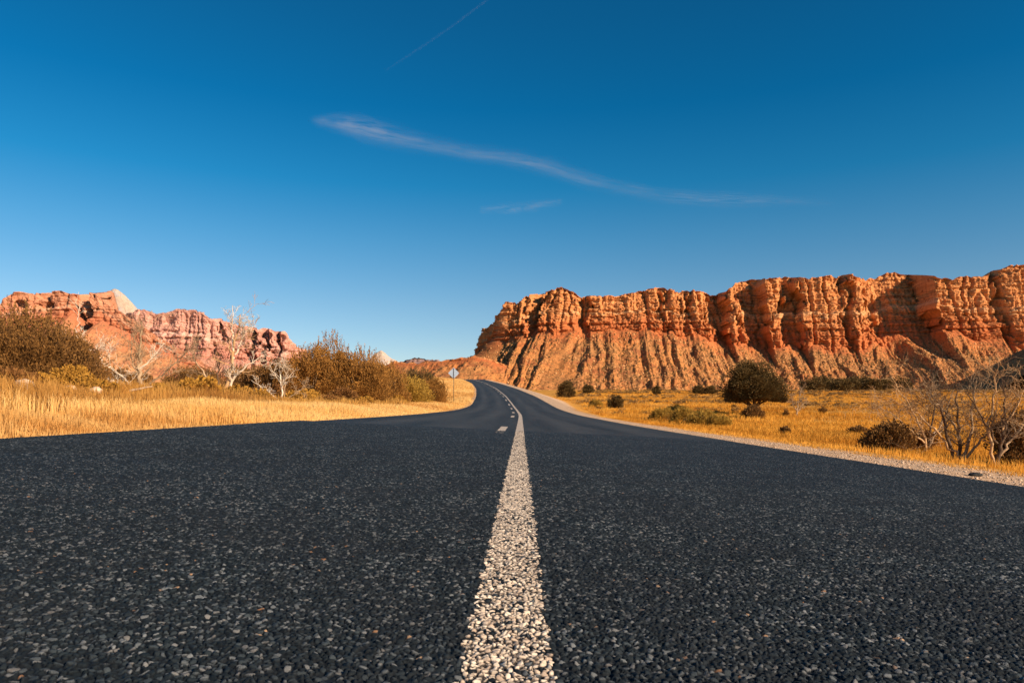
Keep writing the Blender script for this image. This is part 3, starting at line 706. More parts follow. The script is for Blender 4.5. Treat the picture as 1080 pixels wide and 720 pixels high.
# ------------------------------------------------------------------ bare trees
def bare_tree(name, loc, trunks, bark, seed, label, group=None, depth=2, twig=.006, nch=5, cat='bare tree', parts=None, spread=.7, up=.05):
    rng = np.random.default_rng(seed); o = empty(name, loc); tag(o, label, cat, group)
    for i, (pts, r0, r1) in enumerate(trunks):
        pts = np.array([(p[0], p[1] if len(p) > 2 else 0.0, p[-1]) for p in pts], float)
        # resample with a little wander
        t = np.linspace(0, 1, len(pts)); tt = np.linspace(0, 1, 14)
        q = np.stack([np.interp(tt, t, pts[:, k]) for k in range(3)], 1)
        Lt = np.linalg.norm(pts[-1] - pts[0]); q[1:-1] += rng.normal(0, .012 * Lt, (12, 3))
        tb = Tubes(); tb.add(q, np.linspace(r0, r1, 14), 8); tb.build('trunk' if i == 0 else 'limb', bark if not parts else parts[i % len(parts)], o)
        tw = Tubes()
        for k in range(int(nch * 2.2)):
            f = rng.uniform(.28, .98); j = int(f * 13); j = min(j, 12)
            d = q[j + 1] - q[j]; d /= np.linalg.norm(d); s_ = rng.normal(0, 1, 3); s_ -= s_.dot(d) * d; s_ /= np.linalg.norm(s_); s_[1] *= .8
            branch(tw, q[j] - d * .01, d * .6 + s_ * spread, Lt * rng.uniform(.16, .38), max(twig, (r0 + (r1 - r0) * f) * .42), depth, rng, 5, spread, up, twig, 4)
        tw.build('twigs', bark if not parts else parts[i % len(parts)], o)
    return o
G_B = 'leafless trees on the left roadside'
bare_tree('bare_tree', T(147, 33), [([(0, 0), (.02, .8), (.0, 1.7), (.08, 2.9)], .095, .02), ([(-.05, 0), (-.7, .55), (-1.5, 1.25), (-1.75, 1.9)], .05, .012),
          ([(.05, 0), (.8, .55), (1.6, 1.3), (2.0, 2.0)], .055, .012), ([(0, .9), (.5, 1.35), (1.0, 2.0)], .045, .01), ([(-.05, .6), (-.35, 1.4), (-.3, 2.4)], .04, .01),
          ([(-2.6, .35), (-1.4, .5), (-.2, .12)], .035, .05)], B_GRY, 21, 'wide spreading grey bare tree with fallen limbs under the white peak', G_B, parts=[B_GRY, B_PAL, B_GRY, B_PAL], nch=6)
bare_tree('bare_tree', T(238, 35), [([(0, 0), (.05, .8), (.35, 1.8), (.42, 2.6), (.62, 3.7)], .10, .018), ([(.08, 0), (.25, .8), (.95, 1.45), (1.6, 1.85)], .075, .014), ([(.4, 1.9), (.75, 2.7), (1.05, 3.3)], .04, .008),
          ([(-.5, 0), (-.8, .9), (-1.35, 1.7), (-1.4, 2.0)], .055, .012), ([(-.2, 0), (-.35, .7), (-.3, 1.5), (-.45, 1.9)], .05, .012), ([(.35, 1.7), (.25, 2.9), (.3, 4.1)], .045, .010)],
          B_PAL, 22, 'tallest bare tree with forked pale trunk rising above the pink cliffs', G_B, parts=[B_ORG, B_PAL, B_PAL, B_GRY, B_DRK, B_PAL], nch=5)
bare_tree('bare_tree', T(299, 32), [([(0, 0), (-.08, .6), (-.12, 1.3), (-.1, 2.0)], .045, .008), ([(-.02, 0), (-.6, .5), (-1.25, .95)], .032, .008), ([(.04, 0), (.06, .8), (.1, 1.5)], .025, .006),
          ([(.03, .1), (.5, .45), (1.0, .8)], .022, .006)], B_PAL, 23, 'small white dead tree in front of the left end of the thicket', G_B, nch=4, parts=[B_PAL, B_PAL, B_GRY, B_GRY])
bare_tree('bare_sapling', T(78, 34), [([(0, 0), (.05, 1.4), (.12, 2.3), (.2, 3.15)], .035, .008), ([(.03, 1.7), (.25, 2.2), (.38, 2.7)], .02, .006)], B_PAL, 24, 'thin white bare sapling rising out of the dark shrubs at far left', G_B, nch=3, depth=1, spread=.35)

# ------------------------------------------------------------------ right side
def juniper(loc, rx, h, n, seed, label, group=None, clear=.0, ll=.09, lw=.03, tr=.12, name='juniper_tree'):
    rng = np.random.default_rng(seed); o = empty(name, loc); tag(o, label, 'tree', group)
    P, D = crown(rng, n, rx, rx * .9, h - clear, int(52), .29, shape='dome'); P[:, 2] += clear
    # uneven skirt
    P[:, 2] += .18 * rx * vn(P[:, 0] / (rx * .5), P[:, 1] / (rx * .5), seed=seed) * (P[:, 2] < clear + .5 * (h - clear))
    P[:, 2] = np.where(P[:, 2] < clear * .93, clear * .93 + .25 * rng.random(n), P[:, 2])
    leaves('crown', P, D + [0, 0, .3], ll * (.6 + .8 * rng.random(n)), lw, L_JUN, o, rng)
    tb = Tubes(); tb.add([(0, 0, -.1), (.03 * rx, 0, clear * .6), (-.02 * rx, 0, clear + .25 * (h - clear)), (0, 0, clear + .7 * (h - clear))], [tr, tr * .85, tr * .6, .03], 8)
    for i in range(9):
        a = i * .7 + rng.random() * .4
        limb(tb, (0, 0, clear * .5 + .1 * rng.random()), (math.cos(a) * 1.1, math.sin(a) * 1.1, .75), rx * .95, tr * .5, .02, 7, .1, .05, 5, rng)
    tb.build('trunk', B_DRK, o)
    return o
juniper(T(795, 60), 2.75, 4.7, 60000, 31, 'large round dark juniper standing alone on the golden plain', clear=1.15, ll=.14, lw=.035, tr=.18)
shrub('small_bush', T(795, 53), .85, .95, L_BRN, B_DRK, 5000, 32, 'small dark bush under the front of the large juniper', 'bush')
G_J = 'small dark junipers on the plain right of the road'
juniper(T(597, 150), 2.1, 4.0, 6000, 33, 'dark upright juniper beside the sandy shoulder, nearest the bend', G_J, .2, .25, .07)
juniper(T(620, 190), 1.7, 2.9, 3500, 34, 'small dark juniper just right of the one nearest the bend', G_J, .1, .3, .08)
juniper(T(649, 78), .95, 1.85, 7000, 35, 'dark egg shaped juniper low beside the gravel shoulder', G_J, .05, .12, .035)
juniper(T(692, 150), 1.0, 2.7, 3000, 36, 'narrow dark juniper on a thin stem in the middle of the plain', G_J, .9, .22, .06, .07)
juniper(T(737, 185), 1.9, 2.7, 3500, 37, 'left one of the pair of low junipers left of the large juniper', G_J, .1, .28, .08)
juniper(T(750, 180), 1.8, 2.5, 3500, 38, 'right one of the pair of low junipers left of the large juniper', G_J, .1, .28, .08)
G_M = 'mustard rabbitbrush along the right shoulder'
for i, (px, Y, rx, h, lab) in enumerate([(700, 50, 1.1, .85, 'mustard bush at the left end of the rabbitbrush row'), (722, 46, 1.0, .95, 'mustard bush second from the left in the rabbitbrush row'),
                                         (741, 43, 1.0, .85, 'olive mustard bush at the middle of the rabbitbrush row'), (757, 41, .8, .7, 'mustard bush at the right end of the rabbitbrush row'),
                                         (628, 84, .9, .7, 'low yellow bush just left of the egg shaped juniper'), (712, 64, 1.2, .7, 'pale mustard bush behind the rabbitbrush row')]):
    shrub('rabbitbrush', T(px, Y), rx, h, L_OLV, B_GRY, 5000, 50 + i, lab, 'bush', G_M, ll=.12, lw=.014, stems=40)
for i, (px, Y, rx, h, lab) in enumerate([(774, 75, .3, .45, 'tiny dark weed left of the large juniper'), (829, 56, .25, .55, 'thin dark weed stalk right of the large juniper'),
                                         (868, 62, .45, .6, 'tiny dark round plant right of the small bare tree'), (828, 34, .30, .40, 'small dark scrubby weed by the gravel in front of the large juniper'),
                                         (905, 33, .6, .45, 'low grey brown scrub left of the dark roadside bush')]):
    shrub('weed', T(px, Y), rx, h, L_BRN, B_DRK, 1200, 70 + i, lab, 'plant', 'small dark weeds on the plain', ll=.08)
G_D = 'dark trees at the foot of the mesa'
desc = ['first from the left', 'second from the left', 'third from the left', 'fourth from the left', 'fifth from the left', 'sixth from the left', 'seventh from the left', 'eighth from the left', 'ninth from the left']
for i, (px, h, rx) in enumerate([(857, 7, 6), (866, 8, 6), (877, 7, 7), (888, 6, 6), (899, 7, 5), (909, 8, 6), (920, 6, 5), (932, 7, 6), (948, 7, 7)]):
    juniper(T(px, 330 + (i % 3) * 12), rx, h, 2500, 80 + i, 'low dark tree in the line at the mesa foot, ' + desc[i], G_D, .2, .7, .25, .2, 'dark_tree')
bare_tree('bare_sapling', T(840, 58), [([(0, 0), (.05, .7), (.25, 1.4), (.3, 2.1)], .07, .015), ([(.02, .3), (.5, .9), (.9, 1.5)], .04, .01), ([(0, .5), (-.4, 1.2), (-.5, 1.9)], .04, .01)],
          B_GRY, 26, 'small pale bare tree immediately right of the large juniper', nch=5, twig=.01)
G_R = 'leafless trees on the right roadside'
shrub('dark_bush', T(940, 23.5), .95, 1.05, L_BRN, B_DRK, 12000, 90, 'dark brown bush beside the gravel left of the bare roadside trees', 'bush', ll=.07)
shrub('dark_bush', T(968, 24.5), .75, .75, L_RUS, B_DRK, 5000, 91, 'rusty brown low bush tucked against the right of the dark bush', 'bush', ll=.07)
shrub('dark_bush', T(1078, 20.), .95, 1.25, L_BRN, B_DRK, 9000, 92, 'dark bush cut by the right edge of the photo', 'bush', ll=.07)
bare_tree('bare_tree', T(1012, 20.5), [([(0, 0), (.05, .5), (-.05, 1.2), (-.1, 2.1)], .06, .012), ([(-.08, 0), (-.35, .7), (-.55, 1.6), (-.9, 2.2)], .05, .01), ([(-.05, .1), (-.5, .75), (-1.2, 1.4), (-1.9, 1.75)], .04, .008),
          ([(.05, 0), (.3, .6), (.35, 1.4), (.45, 2.3)], .05, .01), ([(.1, 0), (.55, .55), (.9, 1.1), (1.0, 1.7)], .04, .008), ([(0, .8), (-.5, 1.5), (-1.2, 2.0)], .03, .007)],
          B_GRY, 27, 'many stemmed bare tree with a wide tangle of twigs right of the dark bush', G_R, parts=[B_DRK, B_DRK, B_ORG, B_GRY, B_ORG, B_GRY], nch=6, twig=.0042)
bare_tree('bare_tree', T(978, 24.), [([(0, 0), (-.1, .7), (-.5, 1.5), (-1.1, 2.5)], .045, .01), ([(.05, 0), (.1, .8), (.2, 1.7), (.1, 2.6)], .04, .009), ([(-.1, .4), (-.8, 1.1), (-1.7, 1.7)], .035, .008), ([(.05, .3), (.5, 1.2), (.8, 2.1)], .03, .008)],
          B_ORG, 29, 'brown twiggy bare tree leaning left over the dark roadside bush', G_R, parts=[B_ORG, B_DRK, B_ORG, B_GRY], nch=6, twig=.0042)
bare_tree('bare_tree', T(1052, 19.), [([(0, 0), (.1, .6), (.2, 1.3), (.15, 2.2)], .055, .012), ([(-.05, 0), (-.2, .8), (-.1, 1.7), (.0, 2.4)], .04, .01), ([(.05, .3), (.5, .9), (.9, 1.6)], .04, .008), ([(.1, .9), (.5, 1.6), (.7, 2.2)], .03, .007), ([(0, .6), (-.4, 1.3), (-.8, 2.0)], .03, .007)],
          B_ORG, 28, 'bare tree with pale sunlit limbs nearest the right edge', G_R, parts=[B_DRK, B_ORG, B_GRY, B_ORG], nch=6, twig=.004)

# ------------------------------------------------------------------ road sign seen from behind
m_ = M('galvanised_metal', .45, .5); m_.b.inputs['Metallic'].default_value = .35
SIGN = m_.col(m_.ramp(m_.noise(m_.obj(), 6, 5, .6), [(.3, (.36, .43, .52)), (.7, (.48, .56, .66))]))
m_ = M('rusty_steel', .7, .4); POST = m_.col(m_.ramp(m_.noise(m_.obj(), 20, 4, .6), [(.3, (.10, .085, .075)), (.7, (.20, .16, .13))]))
def box_bm(V, Fs, c, s):
    n = len(V)
    for a in (-1, 1):
        for b in (-1, 1):
            for d in (-1, 1): V.append((c[0] + a * s[0] / 2, c[1] + b * s[1] / 2, c[2] + d * s[2] / 2))
    for f in ((0, 1, 3, 2), (4, 6, 7, 5), (0, 4, 5, 1), (2, 3, 7, 6), (0, 2, 6, 4), (1, 5, 7, 3)): Fs.append([n + i for i in f])
sg = empty('road_sign', T(478.5, 66), math.radians(6)); tag(sg, 'diamond shaped road sign on a thin post, seen from behind at the bend', 'sign')
V, Fs = [], []
box_bm(V, Fs, (0, 0, 1.6), (.055, .012, 3.4)); box_bm(V, Fs, (-.022, -.016, 1.6), (.012, .02, 3.4)); box_bm(V, Fs, (.022, -.016, 1.6), (.012, .02, 3.4))
link('post', V, Fs, POST, sg)
hd = .52; cr_ = []
for k in range(4):          # rounded diamond
    a0 = k * math.pi / 2
    for j in range(5):
        a = a0 - math.pi / 4 + j * math.pi / 8
        cxx, czz = math.cos(a0) * (hd - .09), math.sin(a0) * (hd - .09)
        cr_.append((cxx + .064 * math.cos(a), czz + .064 * math.sin(a)))
n = len(cr_); V = [(x, .012, 2.86 + z) for x, z in cr_] + [(x, .018, 2.86 + z) for x, z in cr_] + [(0, .012, 2.86), (0, .018, 2.86)]
Fs = []
for i in range(n):
    j = (i + 1) % n
    Fs += [(i, j, n + j, n + i), (2 * n, j, i, 2 * n), (2 * n + 1, n + i, n + j, 2 * n + 1)]
me = bpy.data.meshes.new('panel'); me.from_pydata(V, [], [tuple(dict.fromkeys(f)) for f in Fs]); me.materials.append(SIGN)
po = bpy.data.objects.new('panel', me); C.objects.link(po); po.parent = sg
for zz in (2.6, 3.12):
    V, Fs = [], []; box_bm(V, Fs, (0, -.034, zz), (.035, .014, .035)); link('bolt', V, Fs, SIGN, sg)

# ------------------------------------------------------------------ rocks, logs, debris
m_ = M('pale_rock', .9, .2); n_ = m_.noise(m_.obj(), 3, 6, .65); m_.bump(n_, .08, .8)
ROCKP = m_.col(m_.ramp(n_, [(.3, (.52, .33, .2)), (.7, (.75, .55, .38))]))
m_ = M('black_rubber', .8, .3); n_ = m_.noise(m_.obj(), 30, 4, .6); m_.bump(n_, .01, .8); RUB = m_.col(m_.ramp(n_, [(.3, (.012, .012, .013)), (.7, (.035, .033, .03))]))
def rock_mesh(rx, ry, rz, seed, nu=22, nv_=14):
    u = np.linspace(0, 2 * math.pi, nu, endpoint=False); v = np.linspace(.02, math.pi - .02, nv_)
    U, Vv = np.meshgrid(u, v); x, y, z = np.cos(U) * np.sin(Vv), np.sin(U) * np.sin(Vv), np.cos(Vv)
    q = 1 + .35 * fbm(x * 1.3 + seed, y * 1.3, z * 1.3, seed=seed, oct=3); q = q * (1 - .12 * np.abs(vn(x * 2.1, y * 2.1, z * 2.1 + seed, seed=seed)))
    V = np.stack([x * q * rx, y * q * ry, np.round(z * q * 3.2) / 3.2 * rz * .4 + z * q * rz * .6], -1).reshape(-1, 3)
    f = []
    for i in range(nv_ - 1):
        for j in range(nu): f.append((i * nu + j, i * nu + (j + 1) % nu, (i + 1) * nu + (j + 1) % nu, (i + 1) * nu + j))
    return V, f
for px, Y, s_, lab in [(26, 20, (.32, .2, .16), 'pale blocky rock in the dry grass at far left'), (74, 21, (.18, .14, .12), 'small pale rock below the small rusty gold bush'),
                       (101, 21.5, (.20, .14, .12), 'small brown rock left of the fallen log'), (262, 25, (.22, .15, .12), 'small pale rock in the grass between the forked and white dead trees')]:
    V, Fs = rock_mesh(*s_, int(px)); o = link('rock', V, Fs, ROCKP); o.location = T(px, Y, s_[2] * .6 + .12); tag(o, lab, 'rock', 'pale rocks in the left grass')
tb = Tubes(); limb(tb, (-.3, 0, .20), (1, .2, .1), .65, .04, .02, 6, .12, 0, 8); o = tb.build('fallen_log', B_GRY); o.location = T(147, 22, .06); tag(o, 'short pale fallen log in the grass below the sprawling bare tree', 'log')
tb = Tubes(); limb(tb, (-1.0, 0, .25), (1, .3, .05), 1.9, .05, .02, 7, .08, 0, 6); limb(tb, (-.2, .1, .27), (.6, .2, .5), .8, .025, .008, 5, .1, 0, 5)
o = tb.build('fallen_branch', B_PAL); o.location = T(985, 27); tag(o, 'pale broken branch lying in the grass behind the many stemmed bare tree', 'branch')
V, Fs = rock_mesh(.075, .05, .018, 5); o = link('tyre_scrap', V, Fs, RUB); o.location = T(1029, 6.75, .02); tag(o, 'black scrap of rubber on the gravel shoulder near the right edge', 'debris')

# ------------------------------------------------------------------ grass
L_GRS = mat_leaf('dry_grass', [(0, (.52, .23, .055)), (.5, (.84, .46, .13)), (1, (.94, .64, .26))], clump=.8, tr=.35)
L_GR2 = mat_leaf('dry_plain_grass', [(0, (.38, .15, .015)), (.5, (.68, .29, .028)), (1, (.84, .43, .07))], clump=.25, tr=.35)
def blades(name, X, Y, hgt, wdt, mat, seed, label=None, nb=1, spread=.0, lean=.25):
    rng = np.random.default_rng(seed); n0 = len(X); X = np.repeat(X, nb); Y = np.repeat(Y, nb); hgt = np.repeat(hgt, nb) * rng.uniform(.55, 1.1, n0 * nb); wdt = np.repeat(wdt, nb)
    tone = np.repeat(np.clip(.5 + 1.1 * fbm(X[::nb] / 4.5, Y[::nb] / 9., seed=seed + 500, oct=4) + .5 * (rng.random(n0) - .5), 0, 1), nb)
    n = len(X); X = X + rng.normal(0, 1, n) * spread * np.repeat(np.ones(n0), nb); Y = Y + rng.normal(0, 1, n) * spread
    Z = H(X, Y) - .01; a = rng.random(n) * 6.283; ln = np.abs(rng.normal(0, lean, n)) * hgt
    dx, dy = np.cos(a), np.sin(a); b = rng.random(n) * 6.283; sx, sy = np.cos(b) * wdt, np.sin(b) * wdt
    P0 = np.stack([X - sx, Y - sy, Z], 1); P1 = np.stack([X + sx, Y + sy, Z], 1)
    mx, my, mz = X + dx * ln * .35, Y + dy * ln * .35, Z + hgt * .6
    P2 = np.stack([mx + sx * .8, my + sy * .8, mz], 1); P3 = np.stack([mx - sx * .8, my - sy * .8, mz], 1)
    tx, ty, tz = X + dx * ln, Y + dy * ln, Z + hgt * .97
    P4 = np.stack([tx + sx * .15, ty + sy * .15, tz], 1); P5 = np.stack([tx - sx * .15, ty - sy * .15, tz], 1)
    V = np.stack([P0, P1, P2, P3, P4, P5], 1).reshape(-1, 3); i = np.arange(n)[:, None] * 6
    Fq = np.concatenate([i + [0, 1, 2, 3], i + [3, 2, 4, 5]])
    r = np.clip(tone * .75 + rng.random(n) * .25, 0, 1)
    o = link(name, V, Fq, mat, attrs={'rnd': np.repeat(r, 6)}); tag(o, label, None, None, 'stuff')
    if label: o['category'] = 'grass'
    return o
def scatter(n, y0, y1, o0, o1, side, seed, bias=1.6, dens=None):
    rng = np.random.default_rng(seed); Y = y0 + (y1 - y0) * rng.random(n) ** bias; off = o0 + (o1 - o0) * rng.random(n) ** 1.3
    d = side * (HW + off); X = d + Xc(Y)
    k = fbm(X / 2.2, Y / 2.2, seed=seed, oct=3)
    keep = rng.random(n) < np.clip(.62 + 1.3 * k, .08, 1) * np.clip(np.abs(off) / .7, .15, 1)
    return X[keep], Y[keep], off[keep]
# left: tall dry grass
X1, Y1, o1 = scatter(150000, 3.2, 32, -.02, 4.2, -1, 201, 1.3)
X2, Y2, o2 = scatter(90000, 28, 80, .0, 6, -1, 202, 1.2)
X3, Y3, o3 = scatter(140000, 8, 50, 3.2, 26, -1, 203, 1.2)
Xa = np.concatenate([X1, X2]); Ya = np.concatenate([Y1, Y2]); oa = np.concatenate([o1, o2])
hg = (.05 + .21 * sst(oa, .0, 1.8) - .08 * sst(oa, 3, 6)) * (1 + .6 * fbm(Xa / 1.7, Ya / 1.7, seed=9)) 
blades('grass', Xa, Ya, hg, .0035 + .00016 * Ya, L_GRS, 1, 'tall dry golden grass along the left edge of the road')
L_GR3 = mat_leaf('rusty_grass', [(0, (.30, .13, .03)), (.5, (.50, .24, .05)), (1, (.68, .38, .10))], clump=.5, tr=.3)
blades('grass', X3, Y3, (.26 + .22 * R.random(len(X3))) * (1 + 1.0 * fbm(X3 / 2.2, Y3 / 2.2, seed=29)), .005 + .0002 * Y3, L_GR3, 11, 'rust coloured grass further back among the left shrubs and bare trees')
# right: thin grass fringe and tufts over the plain
X1, Y1, o1 = scatter(100000, 5, 45, 1.0, 14, 1, 204, 1.25)
hg = (.04 + .26 * sst(o1, 1.1, 3.0)) * (1 + .5 * fbm(X1 / 1.7, Y1 / 1.7, seed=19))
blades('grass', X1, Y1, hg, .0035 + .00016 * Y1, L_GR2, 2, 'dry golden grass between the right shoulder and the roadside trees')
rng = np.random.default_rng(5)
n = 90000; Yp_ = 22 + 330 * rng.random(n) ** 1.5; Xp_ = PX(600 + 640 * rng.random(n) ** .9, Yp_) + rng.normal(0, 2, n); dd = Xp_ - Xc(Yp_)
kk = (dd > 6.5 + 3.2 * sst(Yp_, 60, 100)) & (rng.random(n) < np.clip(.6 + 1.4 * fbm(Xp_ / 6., Yp_ / 6., seed=33), .05, 1)); Xp_, Yp_ = Xp_[kk], Yp_[kk]
blades('grass', Xp_, Yp_, .20 + .18 * rng.random(len(Xp_)), .006 + .00022 * Yp_, L_GR2, 3, 'short golden tufts spread over the open plain', nb=5, spread=.12, lean=.5)
n = 30000; Yp_ = 70 + 230 * rng.random(n) ** 1.2; dd = -(HW + .5 + 30 * rng.random(n) ** 1.3); Xp_ = dd + Xc(Yp_)
blades('grass', Xp_, Yp_, .2 + .15 * rng.random(n), .006 + .0002 * Yp_, L_GRS, 4, 'pale dry grass on the bank inside the far bend', nb=4, spread=.12, lean=.4)

# low scrub
rng = np.random.default_rng(15)
n = 4200; ys_ = 30 + 320 * rng.random(n) ** 1.4; xs_ = PX(610 + 600 * rng.random(n), ys_); k = (xs_ - Xc(ys_) > 9) & (rng.random(n) < np.clip(.4 + 1.6 * fbm(xs_ / 14., ys_ / 14., seed=91), 0, 1)); xs_, ys_ = xs_[k], ys_[k]
nl_ = 46; kk = np.repeat(np.arange(len(xs_)), nl_); rr = (.18 + .35 * rng.random(len(xs_)) ** 2 + .0012 * ys_)[kk]
q_ = rng.normal(0, 1, (len(kk), 3)); q_ /= np.linalg.norm(q_, axis=1)[:, None]; q_[:, 2] = np.abs(q_[:, 2]) * .7; q_ *= (rr * rng.random(len(kk)) ** .4)[:, None]
P = np.stack([xs_[kk], ys_[kk], H(xs_, ys_)[kk]], 1) + q_
L_SCR = mat_leaf('grey_brown_scrub', [(0, (.10, .06, .025)), (.4, (.22, .13, .05)), (.7, (.36, .20, .06)), (1, (.5, .27, .07))], clump=.1)
tone_ = np.clip(rng.random(len(xs_))[kk] * .8 + .2 * rng.random(len(kk)), 0, 1)
tag(leaves('low_scrub', P, q_ + [0, 0, .3], .10 + .0016 * ys_[kk], .016 + .0004 * ys_[kk], L_SCR, None, rng, tone_), 'grey and rusty low scrub dotted over the golden plain', None, None, 'stuff')

# brush tufts hiding in the left grass
G_T = 'orange brush tufts in the left grass'
rng = np.random.default_rng(77)
tuft0 = [shrub('brush_tuft', (0, 0, -50), .55, .45, L_RUS if k == 0 else L_GLD, B_GRY, 1800, 300 + k, 'x', 'plant', G_T, ll=.08, stems=14) for k in range(3)]
names = []
spots = [(18, 24), (52, 25), (92, 24), (120, 27), (112, 23.5), (168, 28), (185, 30), (210, 27), (208, 31), (226, 29), (252, 30), (275, 29), (284, 33), (315, 33), (322, 36), (345, 36), (385, 40), (420, 46)]
where = ['below the tall shrub at the left edge', 'left of the small rusty gold bush', 'right of the small rusty gold bush', 'left of the sprawling bare tree and behind', 'between the gold bush and the fallen log',
         'just right of the sprawling bare tree', 'second right of the sprawling bare tree', 'midway between the two large bare trees, in front', 'midway between the two large bare trees, behind', 'at the left foot of the forked bare tree',
         'at the right foot of the forked bare tree', 'left of the small white dead tree, in front', 'left of the small white dead tree, behind', 'just right of the small white dead tree', 'below the left end of the thicket',
         'below the tallest shrub of the thicket', 'below the middle of the thicket', 'below the right half of the thicket']
for i, ((px, Y), wh) in enumerate(zip(spots, where)):
    o = tuft0[i] if i < 3 else copy_tree(tuft0[i % 3])
    o.location = T(px, Y); o.rotation_euler.z = rng.random() * 6; s_ = rng.uniform(1.1, 1.9) * (.6 if i in (3, 4, 5, 6) else 1); o.scale = (s_ * 1.2, s_, s_ * .9)
    o['label'] = 'rusty brush tuft ' + wh

# loose stones on the shoulders
def stones(name, X, Y, r, mat, seed, label):
    rng = np.random.default_rng(seed); n = len(X)
    b = np.array([(1, 0, 0), (0, 1, 0), (-1, 0, 0), (0, -1, 0), (0, 0, 1), (0, 0, -1)], float)
    fc = np.array([(0, 1, 4), (1, 2, 4), (2, 3, 4), (3, 0, 4), (1, 0, 5), (2, 1, 5), (3, 2, 5), (0, 3, 5)])
    S = r[:, None, None] * rng.uniform(.5, 1.3, (n, 6, 1)) * np.array([1.2, 1, .65])
    a = rng.random(n) * 6.28; ca, sa = np.cos(a)[:, None], np.sin(a)[:, None]
    P = b[None] * S; x = P[..., 0] * ca - P[..., 1] * sa; y = P[..., 0] * sa + P[..., 1] * ca
    V = np.stack([x + X[:, None], y + Y[:, None], P[..., 2] + (H(X, Y) + r * .25)[:, None]], -1).reshape(-1, 3)
    Fq = (np.arange(n)[:, None, None] * 6 + fc[None]).reshape(-1, 3)
    o = link(name, V, Fq, mat, attrs={'rnd': np.repeat(rng.random(n), 6)}); tag(o, label, 'gravel' if False else None, None, 'stuff'); return o
m_ = M('gravel_stone', .85, .2); GRV = m_.col(m_.ramp(m_.attr('rnd'), [(0, (.24, .15, .09)), (.4, (.52, .33, .20)), (.8, (.68, .46, .30)), (1, (.80, .62, .46))]))
rng = np.random.default_rng(8)
n = 16000; Ys = 4 + 40 * rng.random(n) ** 1.6; Xs = Xc(Ys) + HW + rng.uniform(-.12, 1.2, n); 
n2 = 9000; Yl = 3.5 + 25 * rng.random(n2) ** 1.5; Xl = Xc(Yl) - HW - rng.random(n2) ** 1.6 * .8 + .08
stones('gravel', np.concatenate([Xs, Xl]), np.concatenate([Ys, Yl]), .004 + .012 * rng.random(n + n2) ** 4, GRV, 1, 'loose pinkish gravel scattered along both road shoulders')
# boulders and scrub on the mesa slopes
VX, VY, VZ, VT = MR
ri = rng.integers(0, VX.shape[0], 60000); ci = rng.integers(0, VX.shape[1], 60000)
k = (VT[ri, ci] > .05) & (VT[ri, ci] < .97); ri, ci = ri[k][:24000], ci[k][:24000]
def blobs(name, P, r, mat, seed, label):
    rng = np.random.default_rng(seed); n = len(P)
    b = np.array([(1, 0, 0), (0, 1, 0), (-1, 0, 0), (0, -1, 0), (0, 0, 1), (0, 0, -1)], float)
    fc = np.array([(0, 1, 4), (1, 2, 4), (2, 3, 4), (3, 0, 4), (1, 0, 5), (2, 1, 5), (3, 2, 5), (0, 3, 5)])
    V = (P[:, None, :] + b[None] * r[:, None, None] * rng.uniform(.6, 1.3, (n, 6, 1))).reshape(-1, 3)
    return tag(link(name, V, (np.arange(n)[:, None, None] * 6 + fc[None]).reshape(-1, 3), mat, attrs={'rnd': np.repeat(rng.random(n), 6)}), label, None, None, 'stuff')
PB = np.stack([VX[ri, ci], VY[ri, ci], VZ[ri, ci]], 1)
m_ = M('slope_scrub', .9, .1); SCR = m_.col(m_.ramp(m_.attr('rnd'), [(0, (.07, .055, .02)), (1, (.22, .13, .045))]))
m_ = M('slope_boulder', .9, .1); BLD = m_.col(m_.ramp(m_.attr('rnd'), [(0, (.50, .2, .07)), (1, (.78, .42, .18))]))
h_ = len(PB) // 2
blobs('scrub', PB[:h_], .8 + 1.5 * rng.random(h_) ** 2, SCR, 1, 'dark scrub dotted over the slopes under the mesa')
blobs('boulders', PB[h_:], .8 + 2.0 * rng.random(len(PB) - h_) ** 3, BLD, 2, 'sandstone boulders strewn over the slopes under the mesa')

# ------------------------------------------------------------------ cirrus
def cloud_mat(name, dens, sx, sy, seed):
    m = M(name, 1, 0); u = m.attr('u'); v = m.attr('v')
    cv = m.n('ShaderNodeCombineXYZ'); m.l(m.math('MULTIPLY', u, sx), cv.inputs[0]); m.l(m.math('MULTIPLY', v, sy), cv.inputs[1]); cv.inputs[2].default_value = seed
    n1 = m.noise(cv.outputs[0], 1.0, 7, .62, .8); n2 = m.noise(cv.outputs[0], .35, 3, .5, .3)
    core = m.attr('core')
    a = m.math('MULTIPLY', core, m.math('ADD', m.math('MULTIPLY', m.math('SUBTRACT', n1, .41), 4.2), m.math('MULTIPLY', m.math('SUBTRACT', n2, .45), 1.2)), True)
    a = m.math('MULTIPLY', a, dens, True)
    d = m.n('ShaderNodeBsdfDiffuse'); d.inputs[0].default_value = (.74, .86, 1.0, 1); t = m.n('ShaderNodeBsdfTranslucent'); t.inputs[0].default_value = (.74, .86, 1.0, 1)
    x = m.n('ShaderNodeMixShader'); x.inputs[0].default_value = .6; m.l(d.outputs[0], x.inputs[1]); m.l(t.outputs[0], x.inputs[2])
    tr = m.n('ShaderNodeBsdfTransparent'); y = m.n('ShaderNodeMixShader'); m.l(a, y.inputs[0]); m.l(tr.outputs[0], y.inputs[1]); m.l(x.outputs[0], y.inputs[2])
    m.l(y.outputs[0], m.out.inputs[0]); return m.m
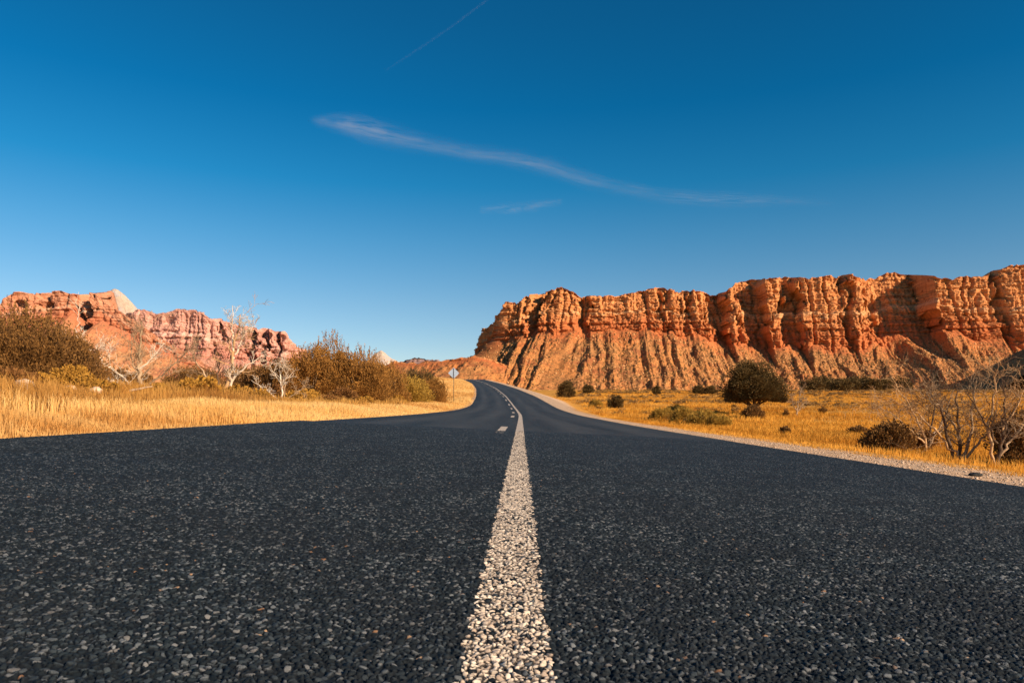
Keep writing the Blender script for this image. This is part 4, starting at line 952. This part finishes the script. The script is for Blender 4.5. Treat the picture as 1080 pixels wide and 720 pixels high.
def cloud(name, pts, alt, mat, label, cat, nl=3):
    """a ribbon of ice cloud at a true altitude; pts: image x, y, half width up, strength"""
    V, Fc, Uu, Vv, Co = [], [], [], [], []
    p = np.array(pts, float); t = np.linspace(0, 1, len(p)); tt = np.linspace(0, 1, 160)
    px, py, hw, st_ = [np.interp(tt, t, p[:, k]) for k in range(4)]
    ker = np.ones(9) / 9
    px, py, hw = [np.convolve(np.pad(a, 4, mode='reflect', reflect_type='odd'), ker, 'valid') for a in (px, py, hw)]
    k0 = 0
    for L in range(nl):
        z = alt + 60 * L
        for j in range(17):
            v = j / 8 - 1; yy = py - v * hw * (1 - .15 * L); Y = z * F / (430 - yy); X = (px - 540) / F * Y
            V.append(np.stack([X, Y, np.full(160, z) + 40 * np.sin(tt * 9 + L) * (1 - v * v)], 1)); Uu.append(tt * 10 + L * .7); Vv.append(np.full(160, v)); Co.append(st_ * (1 - abs(v)) ** 1.6 * (1 if 1 else 0) / nl * 1.0 * sst(tt, 0, .03) * (1 - sst(tt, .95, 1)))
        Fc.append(grid_faces(17, 160) + k0); k0 += 17 * 160
    o = link(name, np.concatenate(V), np.concatenate(Fc), mat, smooth=True, attrs={'u': np.concatenate(Uu), 'v': np.concatenate(Vv), 'core': np.concatenate(Co)})
    tag(o, label, cat, None, None); return o
cloud('cirrus_cloud', [(325, 127, 6, .3), (350, 130, 14, .8), (378, 135, 20, 1.25), (410, 143, 20, .75), (450, 152, 15, .65), (490, 160, 14, .6), (540, 166, 15, .65), (575, 174, 16, .7), (615, 188, 15, .75), (650, 197, 14, .5),
                       (700, 207, 13, .55), (750, 211, 13, .6), (800, 211, 12, .45), (840, 212, 9, .2), (890, 214, 8, .1)], 7000, cloud_mat('cirrus_ice', .40, 1.8, 5.5, 1), 'long thin white cirrus streak drifting across the middle of the blue sky', 'cloud')
cloud('cirrus_cloud', [(505, 222, 6, .25), (535, 220, 8, .45), (560, 218, 9, .4), (595, 213, 6, .15)], 7000, cloud_mat('cirrus_wisp', .5, 1.2, 2.4, 5), 'tiny faint white wisp below the long cirrus streak', 'cloud', 2)
cloud('vapour_trail', [(405, 76, 2.5, .25), (430, 60, 2.5, .4), (470, 32, 2.5, .55), (500, 10, 2.5, .6), (540, -18, 2.5, .6), (620, -70, 3, .5)], 10500, cloud_mat('contrail_ice', .12, 9, .5, 9), 'faint straight vapour trail slanting up to the top edge of the sky', 'cloud', 2)
# the leafless trees spread a little wider than first laid out
for o_ in [o for o in bpy.data.objects if o.get('group') in (G_B, G_R) and o.parent is None]:
    k_ = 1.06 if o_['group'] == G_R else 1.10
    o_.scale = (k_ * 1.05, k_, k_)
